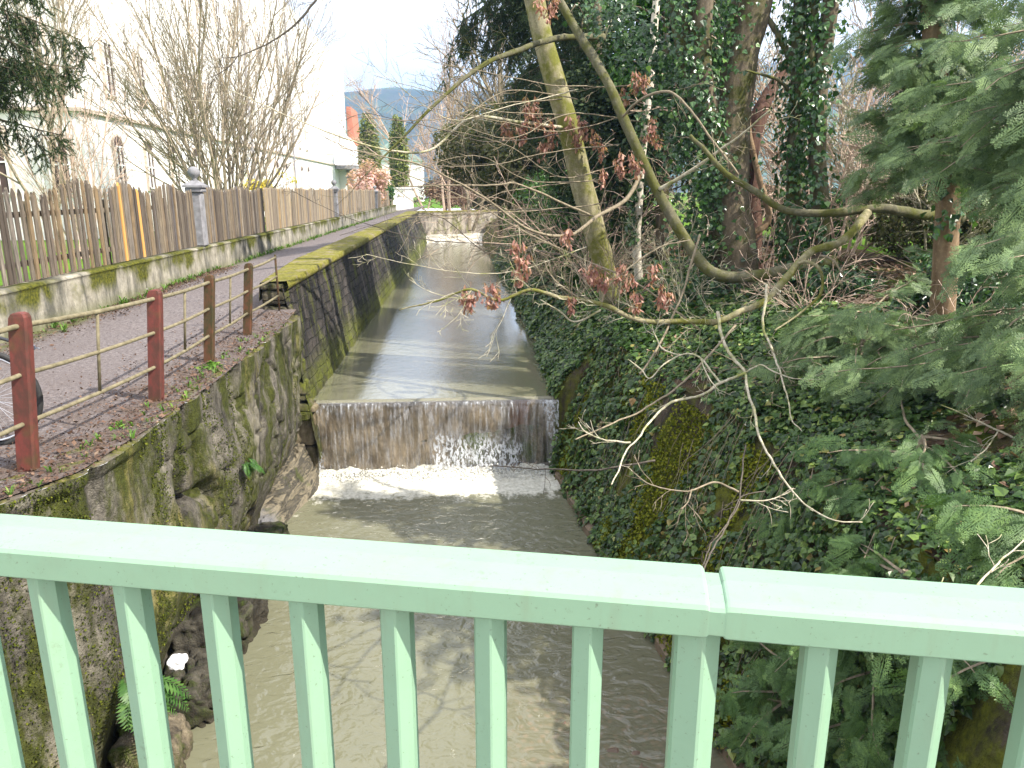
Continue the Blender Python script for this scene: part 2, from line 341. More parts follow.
TALLTH = leaf_mat('column_thuja_green', [(0, (.09, .12, .03)), (.5, (.19, .22, .05)), (1, (.3, .33, .09))], .7, .2, .2)
YELL = leaf_mat('yellow_blossom', [(0, (.6, .45, .05)), (1, (.8, .65, .12))], .6, .3)
PINK = leaf_mat('pink_blossom', [(0, (.62, .36, .36)), (.6, (.78, .52, .52)), (1, (.8, .55, .52))], .6, .3)
SEED = leaf_mat('dry_seed', [(0, (.20, .08, .075)), (.5, (.40, .20, .17)), (1, (.62, .38, .32))], .7, .35)
LITTERD = leaf_mat('crumbled_litter', [(0, (.04, .02, .015)), (.6, (.12, .065, .045)), (.95, (.2, .12, .085)), (1, (.33, .23, .17))], .8, .1)
LITTER = leaf_mat('fallen_leaf', [(0, (.07, .035, .02)), (.5, (.19, .11, .07)), (.9, (.36, .23, .16)), (1, (.5, .38, .28))], .75, .1)
GRASSM = leaf_mat('grass_blade', [(0, (.05, .12, .012)), (.6, (.10, .22, .02)), (1, (.2, .28, .05))], .6, .3)
FERN = leaf_mat('fern_green', [(0, (.03, .09, .015)), (.6, (.06, .15, .03)), (1, (.1, .2, .04))], .5, .3)
BK_A = bark_mat('mossy_green_bark', (.15, .135, .08), (.30, .27, .17), (.17, .175, .035), .42)
BK_B = bark_mat('olive_bark', (.065, .062, .042), (.15, .14, .09), (.10, .105, .025), .42)
BK_D = bark_mat('dark_brown_bark', (.07, .055, .04), (.16, .13, .09), (.07, .075, .02), .3)
BK_R = bark_mat('red_brown_bark', (.045, .022, .018), (.12, .07, .05))
BK_W = bark_mat('pale_bark', (.42, .38, .31), (.62, .57, .48), (.2, .2, .1), .1)
BK_T = bark_mat('tan_bark', (.13, .085, .05), (.25, .18, .11))
TWIG = bark_mat('pale_twig', (.28, .25, .17), (.50, .46, .36), (.25, .27, .08), .25, 30, .3)
TWIGD = bark_mat('dark_twig', (.05, .042, .035), (.11, .095, .075), None, 0, 30, .2)
TWIGB = bark_mat('brown_twig', (.30, .21, .16), (.52, .41, .33), None, 0, 30, .2)
TWIGO = bark_mat('olive_twig', (.15, .125, .085), (.27, .225, .16), None, 0, 30, .2)

# ------------------------------------------------------------------ lie of the land
def xl(Y): return np.interp(Y, [-4, 3.2, 4.1, 4.6, 5.5, 7, 10.9], [-3.2, -2.75, -2.6, -2.32, -2.25, -2.2, -2.22])
def xb(Y): return np.interp(Y, [-4, 4, 5.4, 6.3, 8.1, 10.6, 11.3, 15, 22.8, 34, 47, 60], [2.3, 2.05, 1.93, 1.86, 1.66, 1.46, 1.46, 1.56, 1.72, 1.62, 1.5, 1.7])
def zbase(Y): return np.where(Y < 11, -3.1, -2.2)
def xt(Y): return xb(Y)+np.interp(Y, [5, 9, 11.5, 30], [.82, .85, .75, .5])
ZT = -.42
def zbank(x, Y):
    s = np.maximum(x-xt(Y), 0); n = fbm(np.stack([x, Y, x*0], -1), 4, .8)
    return ZT+.95*(1-np.exp(-s/1.4))+n*.09*np.minimum(s+.2, 1)+.02*s
def ramp_(Y): return np.interp(Y, [9.5, 14.5, 60], [0, .40, .42])
def zpath(x, Y):
    t = np.clip((x+5.3)/2.6, 0, 1); return ramp_(Y)*(.1+.9*t)

# left bank: lawn sheet and path
def lawnf(u, w): return np.stack([u, w, .12+.1*fbm(np.stack([u, w, u*0], -1), 3, .2)+np.clip((w-60)*.01, 0, 12)], -1)
V, q = grid(lawnf, np.concatenate([-np.geomspace(5.6, 1500, 60)[::-1]]), np.concatenate([[-60, -20], np.arange(-5, 60, 2.5), np.geomspace(62, 2600, 30)]))
tag(mesh('lawn', V, q, LAWN, smooth=True), kind='structure')
def pathf(u, w):
    x = -5.45+u*(np.where(w < 10.7, xl(w)-.06, -2.74)+5.45); z = zpath(x, w)+.012*fbm(np.stack([x, w, x*0], -1), 4, 2.5)
    return np.stack([x, w, z], -1)
V, q = grid(pathf, np.linspace(0, 1, 50), np.concatenate([np.linspace(-4, 10.69, 150), np.linspace(10.71, 75, 150)]))
tag(mesh('path', V, q[:, ::-1] if False else q, ASPH, smooth=True), kind='structure')
# right bank
def wr(u, w):
    zb = -3.1; t_ = (w-zb)/(ZT-zb); zw = np.where(u < 11, -2.52, -1.36)
    tt = np.clip((w-zw)/(ZT-zw), 0, 1)**1.0; x = xb(u)+(xt(u)-xb(u))*tt; P = np.stack([x, u, w], -1)
    x = x+.11*fbm(P, 4, 1.1)*np.minimum(tt*4, 1)+.03*fbm(P, 3, 5); return np.stack([x, u, w+0*u], -1)
Us = np.concatenate([np.linspace(0, 6, 120), np.geomspace(6.2, 1500, 40)])
def bankf(u, w): x = np.where(u < 1e-6, wr(w, ZT+0*w)[..., 0]-.02, xt(w)+u); return np.stack([x, w, zbank(x, w)*np.exp(-np.maximum(u-20, 0)/100)], -1)
V, q = grid(bankf, Us, np.concatenate([[-60, -20], np.linspace(-5, 30, 260), np.linspace(32, 75, 40), np.geomspace(80, 2600, 25)]))
mi = (V[q[:, 0], 0] > 7.5).astype(int)
tag(mesh('ground', V, q, None, smooth=True, mats=[SOIL, LAWN], mi=mi), kind='structure')
# canal bed and far ground
G_ = G(); G_.box((0, 30, -3.3), (9, 90, .4)); tag(G_.build('canal_bed', ROCKM), kind='structure')
V, q = grid(lambda u, w: np.stack([u, w, .1+0*u], -1), np.linspace(-8, 8, 8), np.geomspace(76, 2600, 20)); tag(mesh('far_ground', V, q, LAWN), kind='structure')

# ---- lower left retaining wall
def wl(u, w):      # u along Y, w height from -3.1 to 0
    x = xl(u)-.02+.0*w
    P = np.stack([x, u*1.0, w], -1); d = fbm(P*[1, 1, .6], 5, 1.6)
    d2 = np.maximum(0, fbm(P+[5, 3, 9], 4, 1.0)); rid = np.abs(fbm(P*[1, 1, .45]+31, 4, 1.1))
    rough = np.clip((u-5.2)/.8, .25, 1)
    x = x+.085*d*rough+.10*d2*rough-.18*np.exp(-(rid/.04)**2)*rough-.07*np.exp(-(np.abs(fbm(P*[1, 1, .8]+57, 4, 2.3))/.05)**2)*rough-.05+.02*fbm(P, 3, 9)
    x = x-.32*np.clip((-1.35-w)/.9, 0, 1)**1.5*np.clip((u-4.2)/.8, 0, 1)+.03*np.floor(fbm(P*[1, .7, 1.3]+77, 2, 1.2)*4)/4*rough*np.clip(-w*4-.2, 0, 1)
    x = x+.05*np.clip((w+.12)/.04, 0, 1)*np.clip((5.6-u)/.5, 0, 1)
    return np.stack([x, u, w], -1)
V, q = grid(wl, np.linspace(-4, 10.75, 420), np.concatenate([np.linspace(-3.1, -.02, 130)]))
G_ = G(); G_.add(V, [q]); top = lambda u, w: np.stack([wl(u, -.02+0*u)[..., 0]-w*(np.interp(u, [4.9, 5.6], [.42, .14])+.05*fbm(np.stack([u, u*0, u*0], -1), 3, 2)), u, -.02+.018*np.minimum(w*4, 1)*np.minimum((1-w)*6+.1, 1)+.025*fbm(np.stack([u, w, u], -1), 3, 3)*np.minimum(w*6, 1)], -1)
V, q = grid(top, np.linspace(-4, 10.75, 300), np.linspace(0, 1, 14)); 
t = thing('retaining_wall', 'mossy cracked concrete retaining wall beside the path, left bank below the weir', 'wall', (-2.3, 4, -3))
G_.build('wall_face', WALL_L, t, True)
m = M('wall_top'); c = m.mix(m.ramp(m.noise(3.2, 6, rough=.7), [(.42, 0), (.55, 1)]), m.mix(m.noise(30, 4), (.07, .06, .05), (.15, .13, .11)), m.ramp(m.noise(25, 5), [(.3, (.04, .032, .018)), (.55, (.085, .09, .014)), (.7, (.17, .13, .07))])); m.bump(m.noise(45, 5), .8, .02); WTOP = m.set(c, .95, .2)
mesh('coping', V, q, WTOP, t, True)

# ---- upstream left stone wall with parapet, curving away far off
def ctr(s):       # edge line of the upper wall: s metres along
    Y = np.minimum(s, 50); x = np.interp(Y, [10.7, 17, 50], [-2.45, -2.47, -2.6])
    a = np.maximum(s-50, 0); return x+np.minimum(a, 60)*.75+0*s, Y+a*.35
def wu(u, w):
    x0, Y = ctr(u); dpt = .48-w; P = np.stack([x0, Y, w], -1)
    bat = np.interp(Y, [11, 20, 34, 47], [.13, .2, .33, .40])
    x = x0+dpt*bat+.035*fbm(P, 4, 3.0)+.025*np.floor(fbm(P*[1, 1.8, 5], 2, 1)*3)/3; return np.stack([x, Y, w], -1)
t = thing('stone_wall', 'dark block stone wall with mossy green coping along the upper canal', 'wall', (-2.6, 11, -2))
V, q = grid(wu, np.concatenate([np.linspace(10.7, 24, 260), np.linspace(24.2, 50, 110)]), np.linspace(-2.2, .40, 60)); mesh('wall_face', V, q, WALL_U, t, True)
V, q = grid(wu, np.linspace(50, 80, 60), np.linspace(-2.2, .40, 40)); mesh('wall_face', V, q, wallmat('sunlit_far_stone', (.22, .19, .15), (.42, .38, .32), (.10, .085, .07), (.14, .14, .05), streak=.3), t, True)['label'] = 'pale sunlit far end of the wall where the canal bends'  # far end paler than the near wall: sunlight put into its stone colour
def cop(u, w):    # w: 0..1 around the coping profile
    x0, Y = ctr(u); P = np.stack([x0, Y, w], -1)
    wd = np.interp(u, [10.7, 11.5, 14.5], [.34, .42, .66]); px = np.interp(w, [0, .1, .22, .9, 1], [.05, .09, .06, -.94, -1.0]); px = np.where(px < 0, px*wd, px); pz = np.interp(w, [0, .1, .22, .9, 1], [.36, .41, .485, .47, .2])
    n = fbm(P*[1, 1, 3], 4, 4)
    return np.stack([x0+px+.02*n, Y, pz+.015*n+0*u], -1)
V, q = grid(cop, np.concatenate([np.linspace(10.7, 24, 160), np.linspace(24.2, 80, 120)]), np.linspace(0, 1, 24)); mesh('coping', V, q, MOSSTOP, t, True)
# pier end (faces the bridge)
def rock_block(g, c, d, amp=.03, seed=0, n=14, rz=0):
    """rough hewn block: a displaced rounded box"""
    V = []; Fq = []; c = np.array(c, float); d = np.array(d, float)/2
    u = np.linspace(-1, 1, n); base = 0
    for ax in range(3):
        for s_ in (-1, 1):
            a, b = np.meshgrid(u, u, indexing='ij'); P = np.zeros(a.shape+(3,)); P[..., ax] = s_; P[..., (ax+1) % 3] = a; P[..., (ax+2) % 3] = b
            P = P*(1-.10*np.abs(np.roll(P, 1, -1))**6*np.abs(np.roll(P, 2, -1))**6)
            r = np.maximum(np.abs(P), 0); L6 = (r**6).sum(-1, keepdims=True)**(1/6); P = P/L6
            Q = P*d; nn = fbm(Q+seed*7.7, 5, 2.2/max(d.max(), .3))[..., None]; rid = np.abs(fbm(Q*1.5+seed*3.1, 3, 3))[..., None]
            Q = Q+norm(P)*(amp*nn-amp*.8*np.exp(-(rid/.06)**2))
            ca, sa = math.cos(rz), math.sin(rz); Q = Q@np.array([[ca, sa, 0], [-sa, ca, 0], [0, 0, 1]])
            i = (np.arange(n-1)[:, None]*n+np.arange(n-1)[None]).ravel(); qq = np.stack([i, i+n, i+n+1, i+1], 1)
            if s_ < 0: qq = qq[:, ::-1]
            V.append((Q+c).reshape(-1, 3)); Fq.append(qq+base); base += n*n
    g.add(np.concatenate(V), [np.concatenate(Fq)])
G_ = G(); z = .46; k = 0
for hh, w_ in ((.10, .0), (.22, -.03), (.24, -.02), (.26, 0), (.3, .03), (.3, .05), (.32, .08), (.3, .1)):
    xr = -2.44+(.48-z+hh/2)*.14
    rock_block(G_, ((xr-2.77)/2, 10.86, z-hh/2), (xr+2.77-.02+w_*.1, .36+w_*.3, hh-.008), .022, k, 16); z -= hh; k += 1
G_.build('pier', PIERM, t, True)
G_ = G()
rock_block(G_, (-2.34, 10.98, -1.41), (.46, .5, .09), .01, 3); rock_block(G_, (-2.36, 11.0, -1.73), (.4, .4, .52), .02, 5, 16); rock_block(G_, (-2.36, 11.02, -2.3), (.42, .42, .6), .03, 6, 16)
G_.build('abutment', wallmat('pale_abutment', (.22, .18, .12), (.36, .30, .2), (.07, .055, .03), (.1, .1, .03), streak=.1, wet=-2.2), t, True)

# ---- right canal wall
V, q = grid(wr, np.linspace(-4, 50, 620), np.linspace(-3.1, ZT+.0, 60), True)
tag(mesh('canal_wall', V, q, WALL_R, None, True), 'ivy covered stone canal wall on the right bank', 'wall')
# ---- weir
t = thing('weir', 'low brown stone weir with a thin curtain of water falling over it', 'weir', (-.35, 11.1, -2.6))
def weirf(u, w):
    P = np.stack([u, u*0, w], -1); hol = np.exp(-((u-.45)/.55)**2-((w+2.2)/.28)**2)+np.exp(-((u-1.2)/.2)**2-((w+2.15)/.3)**2)
    return np.stack([u, 11.02+.0*u-.05*fbm(P, 5, 2.0)+.12*hol+.02*(w > -1.42)*0, w], -1)
V, q = grid(weirf, np.linspace(-2.3, 1.6, 160), np.linspace(-3, -1.375, 70))
m = M('weir_stone'); x, y, z = m.sep(); c = m.mix(m.ramp(m.noise(2.4, 6, m.map((1, 1, .6)), .7), [(.3, 0), (.65, 1)]), (.06, .047, .033), (.31, .25, .17)); c = m.mix(m.ramp(m.noise(14, 6, m.map((1, 1, .2)), .7), [(.4, 0), (.7, .7)]), c, (.05, .035, .025)); c = m.mix(m.math('MULTIPLY', m.rng(x, .7, .8), m.rng(x, 1.1, 1.0)), c, (.16, .09, .06)); m.bump(m.noise(9, 6, m.map((1, 1, .5))), .9, .04); m.set(c, .35, .5)
mesh('weir_face', V, q, m.m, t, True)
G_ = G(); G_.box((-.35, 11.35, -1.9), (3.95, .6, 1.05)); G_.build('weir_core', ROCKM, t)
# falling water
def veilf(u, w):   # w 0..1 from lip down
    s = w; z = np.where(s < .12, -1.352-.03*(s/.12)**2, -1.382-(s-.12)/.88*1.16); y = np.where(s < .12, 11.08-.13*(s/.12), 10.95-.10*np.sqrt(np.maximum(s-.12, 0)))
    P = np.stack([u*7, w*1.2, u*0], -1); return np.stack([u, y-.025*fbm(P, 3, 1)*np.minimum(s*3, 1), z], -1)
V, q = grid(veilf, np.linspace(-2.16, 1.5, 300), np.concatenate([np.linspace(0, .12, 10), np.linspace(.14, 1, 50)]))
m = M('falling_water'); x, y, z = m.sep(); v = m.map((1, 1, .055)); st = m.noise(26, 4, v, .65); st2 = m.noise(9, 5, m.map((1, 1, .13)), .7); sp = m.noise(24, 4, m.map((1, 1, .45)), .75)
zone = m.math('MULTIPLY', m.rng(x, -.48, -.38), m.rng(x, 1.02, .85)); low = m.rng(m.math('ADD', z, m.math('MULTIPLY', m.noise(2.2, 3, m.map((1, 1, 0))), .8)), -1.35, -1.75)
zone = m.math('MULTIPLY', zone, low); rz_ = m.rng(m.math('ADD', x, m.math('MULTIPLY', z, .22)), .86, .98); lf = m.math('MULTIPLY', m.rng(m.math('SUBTRACT', x, m.math('MULTIPLY', z, .25)), -1.42, -1.56), m.rng(z, -2.05, -2.3))
zone = m.math('MAXIMUM', m.math('MAXIMUM', zone, m.math('MULTIPLY', rz_, .8)), lf)
lip = m.math('MULTIPLY', m.rng(m.math('ADD', z, m.math('MULTIPLY', st2, .5)), -1.38, -1.12), m.ramp(m.noise(34, 4, m.map((1, 1, .03)), .7), [(.46, .05), (.58, 1)]))
a = m.math('ADD', m.math('MULTIPLY', m.ramp(st, [(.48, 0), (.72, .42)]), m.math('ADD', .8, m.math('MULTIPLY', lip, 1.2))), m.math('MULTIPLY', lip, m.math('MULTIPLY', st, .2)))
a = m.math('MAXIMUM', a, m.math('MULTIPLY', zone, m.ramp(sp, [(.46, .02), (.56, .9)])), clamp=True)
a = m.math('MAXIMUM', a, m.math('MULTIPLY', m.rng(z, -1.385, -1.36), .9))
m.set(m.mix(m.rng(z, -1.39, -1.365), (.62, .65, .70), (.25, .24, .17)), .15, .5); m.bump(m.math('ADD', st, sp), .8, .03)
tr = m.t.nodes.new('ShaderNodeBsdfTransparent'); gl = m.t.nodes.new('ShaderNodeBsdfGlossy'); gl.inputs['Roughness'].default_value = .12
mg = m.t.nodes.new('ShaderNodeMixShader'); mg.inputs[0].default_value = .09; m.L(tr.outputs[0], mg.inputs[1]); m.L(gl.outputs[0], mg.inputs[2])
mx = m.t.nodes.new('ShaderNodeMixShader'); m.L(a, mx.inputs[0]); m.L(mg.outputs[0], mx.inputs[1]); m.L(m.b.outputs[0], mx.inputs[2]); m.L(mx.outputs[0], m.out.inputs[0])
tag(mesh('falling_water', V, q, m.m, None, True), kind='structure')

# ---- water
def water(name, foam):
    m = M(name); x, y, z = m.sep(); c = m.mix(m.noise(.8, 3), (.135, .136, .088) if foam else (.17, .168, .11), (.168, .168, .112) if foam else (.21, .208, .14))
    if foam:
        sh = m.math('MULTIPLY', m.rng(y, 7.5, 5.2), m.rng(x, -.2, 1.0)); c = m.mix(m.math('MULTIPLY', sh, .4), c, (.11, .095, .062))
        st = m.math('MULTIPLY', m.math('MULTIPLY', m.rng(y, 5.9, 5.2), m.rng(x, .2, .55)), m.ramp(m.vor(16, feat='F1', out='Distance'), [(.1, .9), (.5, 0)])); c = m.mix(m.math('MULTIPLY', st, .5), c, (.26, .19, .13))
        fn = m.noise(5.5, 7, m.map((1, .6, 1)), .72); near = m.rng(m.math('ADD', y, m.math('MULTIPLY', m.noise(1.6, 4), .7)), 10.05, 11.0)
        f = m.ramp(m.math('ADD', m.math('MULTIPLY', near, .5), m.math('ADD', fn, m.rng(y, 8.8, 10.3, 0, .10))), [(.66, 0), (.80, 1)])
        far = m.math('MULTIPLY', m.rng(y, 6, 9.5), m.ramp(m.noise(14, 6, m.map((1, 2, 1)), .75), [(.6, 0), (.72, .35)]))
        f = m.math('MAXIMUM', f, far); c = m.mix(f, c, m.ramp(m.noise(16, 5, rough=.7), [(.3, (.36, .35, .28)), (.6, (.66, .65, .58))])); m.set(c, m.mix(f, (.04,)*3, (.5,)*3), .5)
        b1 = m.noise(4.2, 2, m.map((1, 1.5, 1)), .45, 1.2); b2 = m.noise(15, 2, m.map((1, 1.3, 1)), .5, .8); b3 = m.noise(1.6, 2)
        h = m.math('ADD', m.math('ADD', m.math('MULTIPLY', b1, .9), m.math('MULTIPLY', b2, .16)), m.math('MULTIPLY', b3, .7)); m.bump(h, .7, .065)
    else:
        m.set(c, .05, .75); b1 = m.noise(9, 4, m.map((1, .6, 1)), .6); b2 = m.noise(40, 3, m.map((1, .7, 1)), .6)
        amt = m.math('MULTIPLY', m.rng(x, -1.75, -1.2), m.rng(x, 1.5, .4)); 
        h = m.math('MULTIPLY', m.math('ADD', b1, m.math('MULTIPLY', b2, .45)), m.math('ADD', m.math('MULTIPLY', amt, .8), .2)); m.bump(h, .3, .02)
    nm = [l.from_socket for l in m.t.links if l.to_socket == m.b.inputs['Normal']][0]
    di = m.t.nodes.new('ShaderNodeBsdfDiffuse'); m.val(di.inputs[0], c); gl = m.t.nodes.new('ShaderNodeBsdfGlossy'); gl.inputs['Roughness'].default_value = .04; m.L(nm, gl.inputs['Normal'])
    fr = m.t.nodes.new('ShaderNodeFresnel'); fr.inputs[0].default_value = 1.36; m.L(nm, fr.inputs['Normal']); fac = m.math('ADD', fr.outputs[0],   .035 if foam else .22)
    if foam: fac = m.math('MULTIPLY', fac, m.math('SUBTRACT', 1, m.math('MULTIPLY', f, .85)))
    mx = m.t.nodes.new('ShaderNodeMixShader'); m.L(fac, mx.inputs[0]); m.L(di.outputs[0], mx.inputs[1]); m.L(gl.outputs[0], mx.inputs[2]); m.L(mx.outputs[0], m.out.inputs[0]); return m.m
WU = water('upper_water', False); WLm = water('lower_water', True)
V, q = grid(lambda u, w: np.stack([u, w, -1.355+0*u], -1), np.linspace(-2.6, 2.4, 6), np.concatenate([[11.08], np.linspace(12, 47, 10)])); tag(mesh('water', V, q, WU), kind='structure')
def lw(u, w):
    P = np.stack([u, w, u*0], -1); k = np.exp(-(10.95-w)/.45); n = fbm(P*[1, 1, 1], 4, 3.5); b = fbm(P+9, 5, 5.5)
    return np.stack([u, w, -2.52+.004*n+k*(.05*b+.06+.07*np.maximum(b, 0))], -1)
V, q = grid(lw, np.linspace(-2.7, 2.6, 260), np.concatenate([np.linspace(-4, 8, 160), np.linspace(8.02, 11.0, 220)])); tag(mesh('water', V, q, WLm, None, True), kind='structure')
# spray droplets and froth at the foot of the fall
n = 2600; u = RS.uniform(-2.1, 1.45, n); kk = np.abs(RS.normal(0, .16, n)); P = np.stack([u, 10.86-kk, -2.5+np.abs(RS.normal(0, .06, n))*np.exp(-kk*3)], 1)
oc = np.array([(1, 0, 0), (-1, 0, 0), (0, 1, 0), (0, -1, 0), (0, 0, 1), (0, 0, -1)], float); of = np.array([(0, 2, 4), (2, 1, 4), (1, 3, 4), (3, 0, 4), (2, 0, 5), (1, 2, 5), (3, 1, 5), (0, 3, 5)])
V, q = inst(oc, of, P, np.repeat(np.eye(3)[None], n, 0), RS.uniform(.006, .02, n)*np.exp(-kk)); m = M('froth'); FROTH = m.set((.66, .66, .62), .4, .4)
tag(mesh('foam', V, q, FROTH, None, True), 'white froth boiling at the foot of the weir', 'foam', kind='stuff')
# far riffle: a low second sill with broken white water
def rf(u, w): P = np.stack([u, w, u*0], -1); return np.stack([u, w, np.interp(w, [47, 47.6, 49, 60, 80], [-1.4, -1.18, -1.05, -.9, -.7])+.05*fbm(P, 4, 1.5)], -1)
V, q = grid(rf, np.linspace(-3, 14, 80), np.linspace(47, 80, 120)); m = M('riffle'); c = m.mix(m.ramp(m.noise(2, 5), [(.4, 0), (.62, 1)]), (.3, .26, .18), (.7, .68, .6)); m.bump(m.noise(5, 4), .8, .1); tag(mesh('riffle', V, q, m.set(c, .3, .5), None, True), kind='structure')

# ---- right canal wall: low concrete strip at the water line
G_ = G()
for a, b in ((-3, 11.0),):
    ys = np.linspace(a, b, 120); pr = [((xb(y_)-.06+.02*math.sin(y_*7)+.012*random.random(), y_, -2.46), (1, 0, 0), (0, 0, 1)) for y_ in ys]
    G_.prism([(0, -.5), (.3, -.5), (.3, .12), (.02, .03)], pr)
tag(G_.build('footing', plain('wet_footing', (.20, .15, .10), (.12, .09, .06), 9, .7, .3, .8), None, False), 'brown concrete footing strip along the waterline below the ivy', 'footing')

# ------------------------------------------------------------------ left side: garden wall, pillars, fences
t = thing('garden_wall', 'low rendered garden wall with dark moss stains under the paling fence', 'wall', (-5.4, 20, 0))
ys = [-6, 7.5, 13.2, 16.35, 22, 30, 34.6, 43, 52, 68]
for a, b in zip(ys[:-1], ys[1:]):
    def gw(u, w):   # around profile: face, top, back
        x = np.interp(w, [0, .55, .60, .62, .9, 1], [-5.28, -5.30, -5.28, -5.32, -5.62, -5.62]); z = np.interp(w, [0, .55, .60, .62, .9, 1], [-.3, .52, .545, .58, .58, 0])
        P = np.stack([x, u, z], -1); return np.stack([x+.012*fbm(P, 4, 3), u, z+.012*fbm(P, 3, 2)*(z > .4)], -1)
    V, q = grid(gw, np.linspace(a+.008, b-.008, int((b-a)*14)), np.linspace(0, 1, 46)); mesh('wall_section', V, q, GWALL, t, True)
PY = [1.5, 16.5, 34.8, 52.0]
PL = ['stone gatepost with ball finial near the bare shrub', 'stone gatepost with ball finial before the entrance porch', 'slim stone post near the far end of the fence']
def pillar(x, Y, s=1.0, label=''):
    t = thing('stone_pillar', label, 'pillar', (x, Y, .58), 'stone posts in the garden fence')
    g = G(); g.box((x, Y, .58+.55*s), (.26, .26, 1.1*s), bev=.03); g.build('shaft', PILLAR, t)
    g = G(); zt = .58+1.1*s; g.box((x, Y, zt+.05), (.34, .34, .1), bev=.02); 
    g.prism([(-.2, -.2), (.2, -.2), (.2, .2), (-.2, .2)], [((x, Y, zt+.1), (1, 0, 0), (0, 1, 0)), ((x, Y, zt+.14), (1, 0, 0), (0, 1, 0)), ((x, Y, zt+.24), (.3, 0, 0), (0, .3, 0))]); g.build('cap', PILLAR, t)
    g = G(); g.lathe((x, Y, zt+.22), [(0, 0), (.07, .01), (.045, .05), (.05, .07), (.105, .12), (.125, .18), (.105, .24), (.06, .285), (0, .3)], 18); g.build('ball_finial', PILLAR, t, True)
pillar(-5.40, 16.5, 1.0, PL[0]); pillar(-5.40, 34.8, 1.0, PL[1]); pillar(-5.4, 52, .9, PL[2])
def fence(Y0, Y1, label, gap, hfun, wood=WOOD, w=.085, new=()):
    t = thing('paling_fence', label, 'fence', (-5.42, Y0, .58), 'wooden fences on the garden wall')
    g = G(); y = Y0+.05; k = 0
    while y < Y1-.05:
        ww = w*random.uniform(.85, 1.12); h = hfun(y)+random.uniform(-.03, .03); lean = random.gauss(0, .012); x = -5.42+random.uniform(-.01, .01)
        gg = G() if k in new else g
        pr = [(0, 0), (ww, 0), (ww, h-.06), (ww*.5, h), (0, h-.06)]; Vv = []
        for dx in (0, .022):
            for a, b in pr: Vv.append((x+dx+b*random.gauss(0, .004), y+a+b*lean, .60+random.uniform(-.0, .0)+b))
        gg.add(Vv, [[0, 1, 2, 3, 4], [9, 8, 7, 6, 5], [0, 5, 6, 1], [1, 6, 7, 2], [2, 7, 8, 3], [3, 8, 9, 4], [4, 9, 5, 0]])
        if k in new: gg.build('paling', NEWWOOD, t)['label'] = 'fresh yellow replacement paling'
        y += ww+gap*random.uniform(.4, 1.5); k += 1
    g.build('paling_row', wood, t)
    for z in (.82, 1.42): r = G(); r.box((-5.46, (Y0+Y1)/2, z), (.04, Y1-Y0, .07)); r.build('rail', wood, t)
    yy = Y0+.1
    while yy < Y1:
        r = G(); r.box((-5.51, yy, 1.08), (.07, .08, 1.0)); r.build('post', wood, t); yy += 2.6
scal = lambda y: 1.17+.09*math.cos((y-9.1)*2*math.pi/2.4)
fence(5.0, 12.2, 'open gapped grey paling fence with the lawn showing through', .055, scal, WOODO, w=.07)
fence(12.3, 16.3, 'scalloped paling fence with two fresh yellow boards left of the near pillar', .02, lambda y: 1.18+.08*math.cos((y-13)*2*math.pi/1.9), WOODO, new=(4, 11))
fence(16.7, 22, 'tight weathered board fence right of the near pillar', .004, lambda y: 1.17+.05*math.cos((y-17)*2*math.pi/2.6), WOODO, w=.11)
fence(22.1, 34.5, 'long tan board fence between the two ball topped pillars', .004, lambda y: 1.2+.02*math.cos(y*3), w=.13)
fence(35.1, 51.7, 'pale board fence beyond the second pillar', .006, lambda y: 1.2+.03*math.cos(y*2), w=.14)
fence(52.3, 66, 'farthest grey board fence under the pink tree', .006, lambda y: 1.15, w=.14)
G_ = G(); G_.box((-5.2, 70, 1.0), (2.6, .3, 1.9)); G_.box((-5.2, 70, 2.0), (2.8, .45, .12)); tag(G_.build('gate_wall', WHITEW), 'small white wall at the far end of the path', 'wall')

# ------------------------------------------------------------------ path railing
t = thing('path_railing', 'rusty post and pipe railing along the canal edge of the path', 'railing', (-2.6, 4.65, 0))
posts = [(-2.95, 2.9, 1.0), (-2.72, 4.65, 1.0), (-2.55, 6.28, .93), (-2.57, 7.74, .89), (-2.58, 9.24, .87)]
for k, (x, y, h) in enumerate(posts):
    g = G(); w_ = .052 if k < 3 else .046; d_ = .035
    pr = [(-w_, -d_), (w_, -d_), (w_, d_), (-w_, d_)]
    zz = [(-.05, 1), (h-.08, 1), (h-.03, .92), (h-.008, .7), (h, .35)]
    g.prism([(-w_, -d_), (w_*.8, -d_), (w_, -d_*.6), (w_, d_), (-w_, d_)], [((x+.10*z, y, z), (s, 0, 0), (0, s**.3, 0)) for z, s in zz])
    g.build('post', RUST if k < 3 else RUST2, t)
lean = lambda z: .10*z
end = (-2.5, 10.62, .92)
for fr, r_ in ((.92, .017), (.62, .015), (.31, .015)):
    P = [(x+.1*h*fr, y-.01, h*fr) for x, y, h in posts]+[(end[0], end[1], .86*fr+.03)]; P = np.array(P); Q = []
    for a, b in zip(P[:-1], P[1:]):
        for s in np.linspace(0, 1, 5)[:-1]: Q.append(a+(b-a)*s-np.array([0, 0, .012*math.sin(s*math.pi)]))
    Q.append(P[-1]); Q.insert(0, P[0]+(P[0]-P[1])); g = G(); g.tube(Q, r_, 8); g.build('rail', RAILM, t, True)
for (x0, y0, h0), (x1, y1, h1) in zip(posts[:-1], posts[1:]):
    x, y, h = (x0+x1)/2, (y0+y1)/2, (h0+h1)/2; g = G(); g.tube([(x+.031*h, y-.01, h*.31), (x+.092*h, y-.01, h*.92)], .012, 6); g.build('upright', RAILM, t, True)
g = G(); g.tube([(end[0], end[1], .0), (end[0], end[1], .86)], .015, 6); g.build('upright', RUST2, t, True)

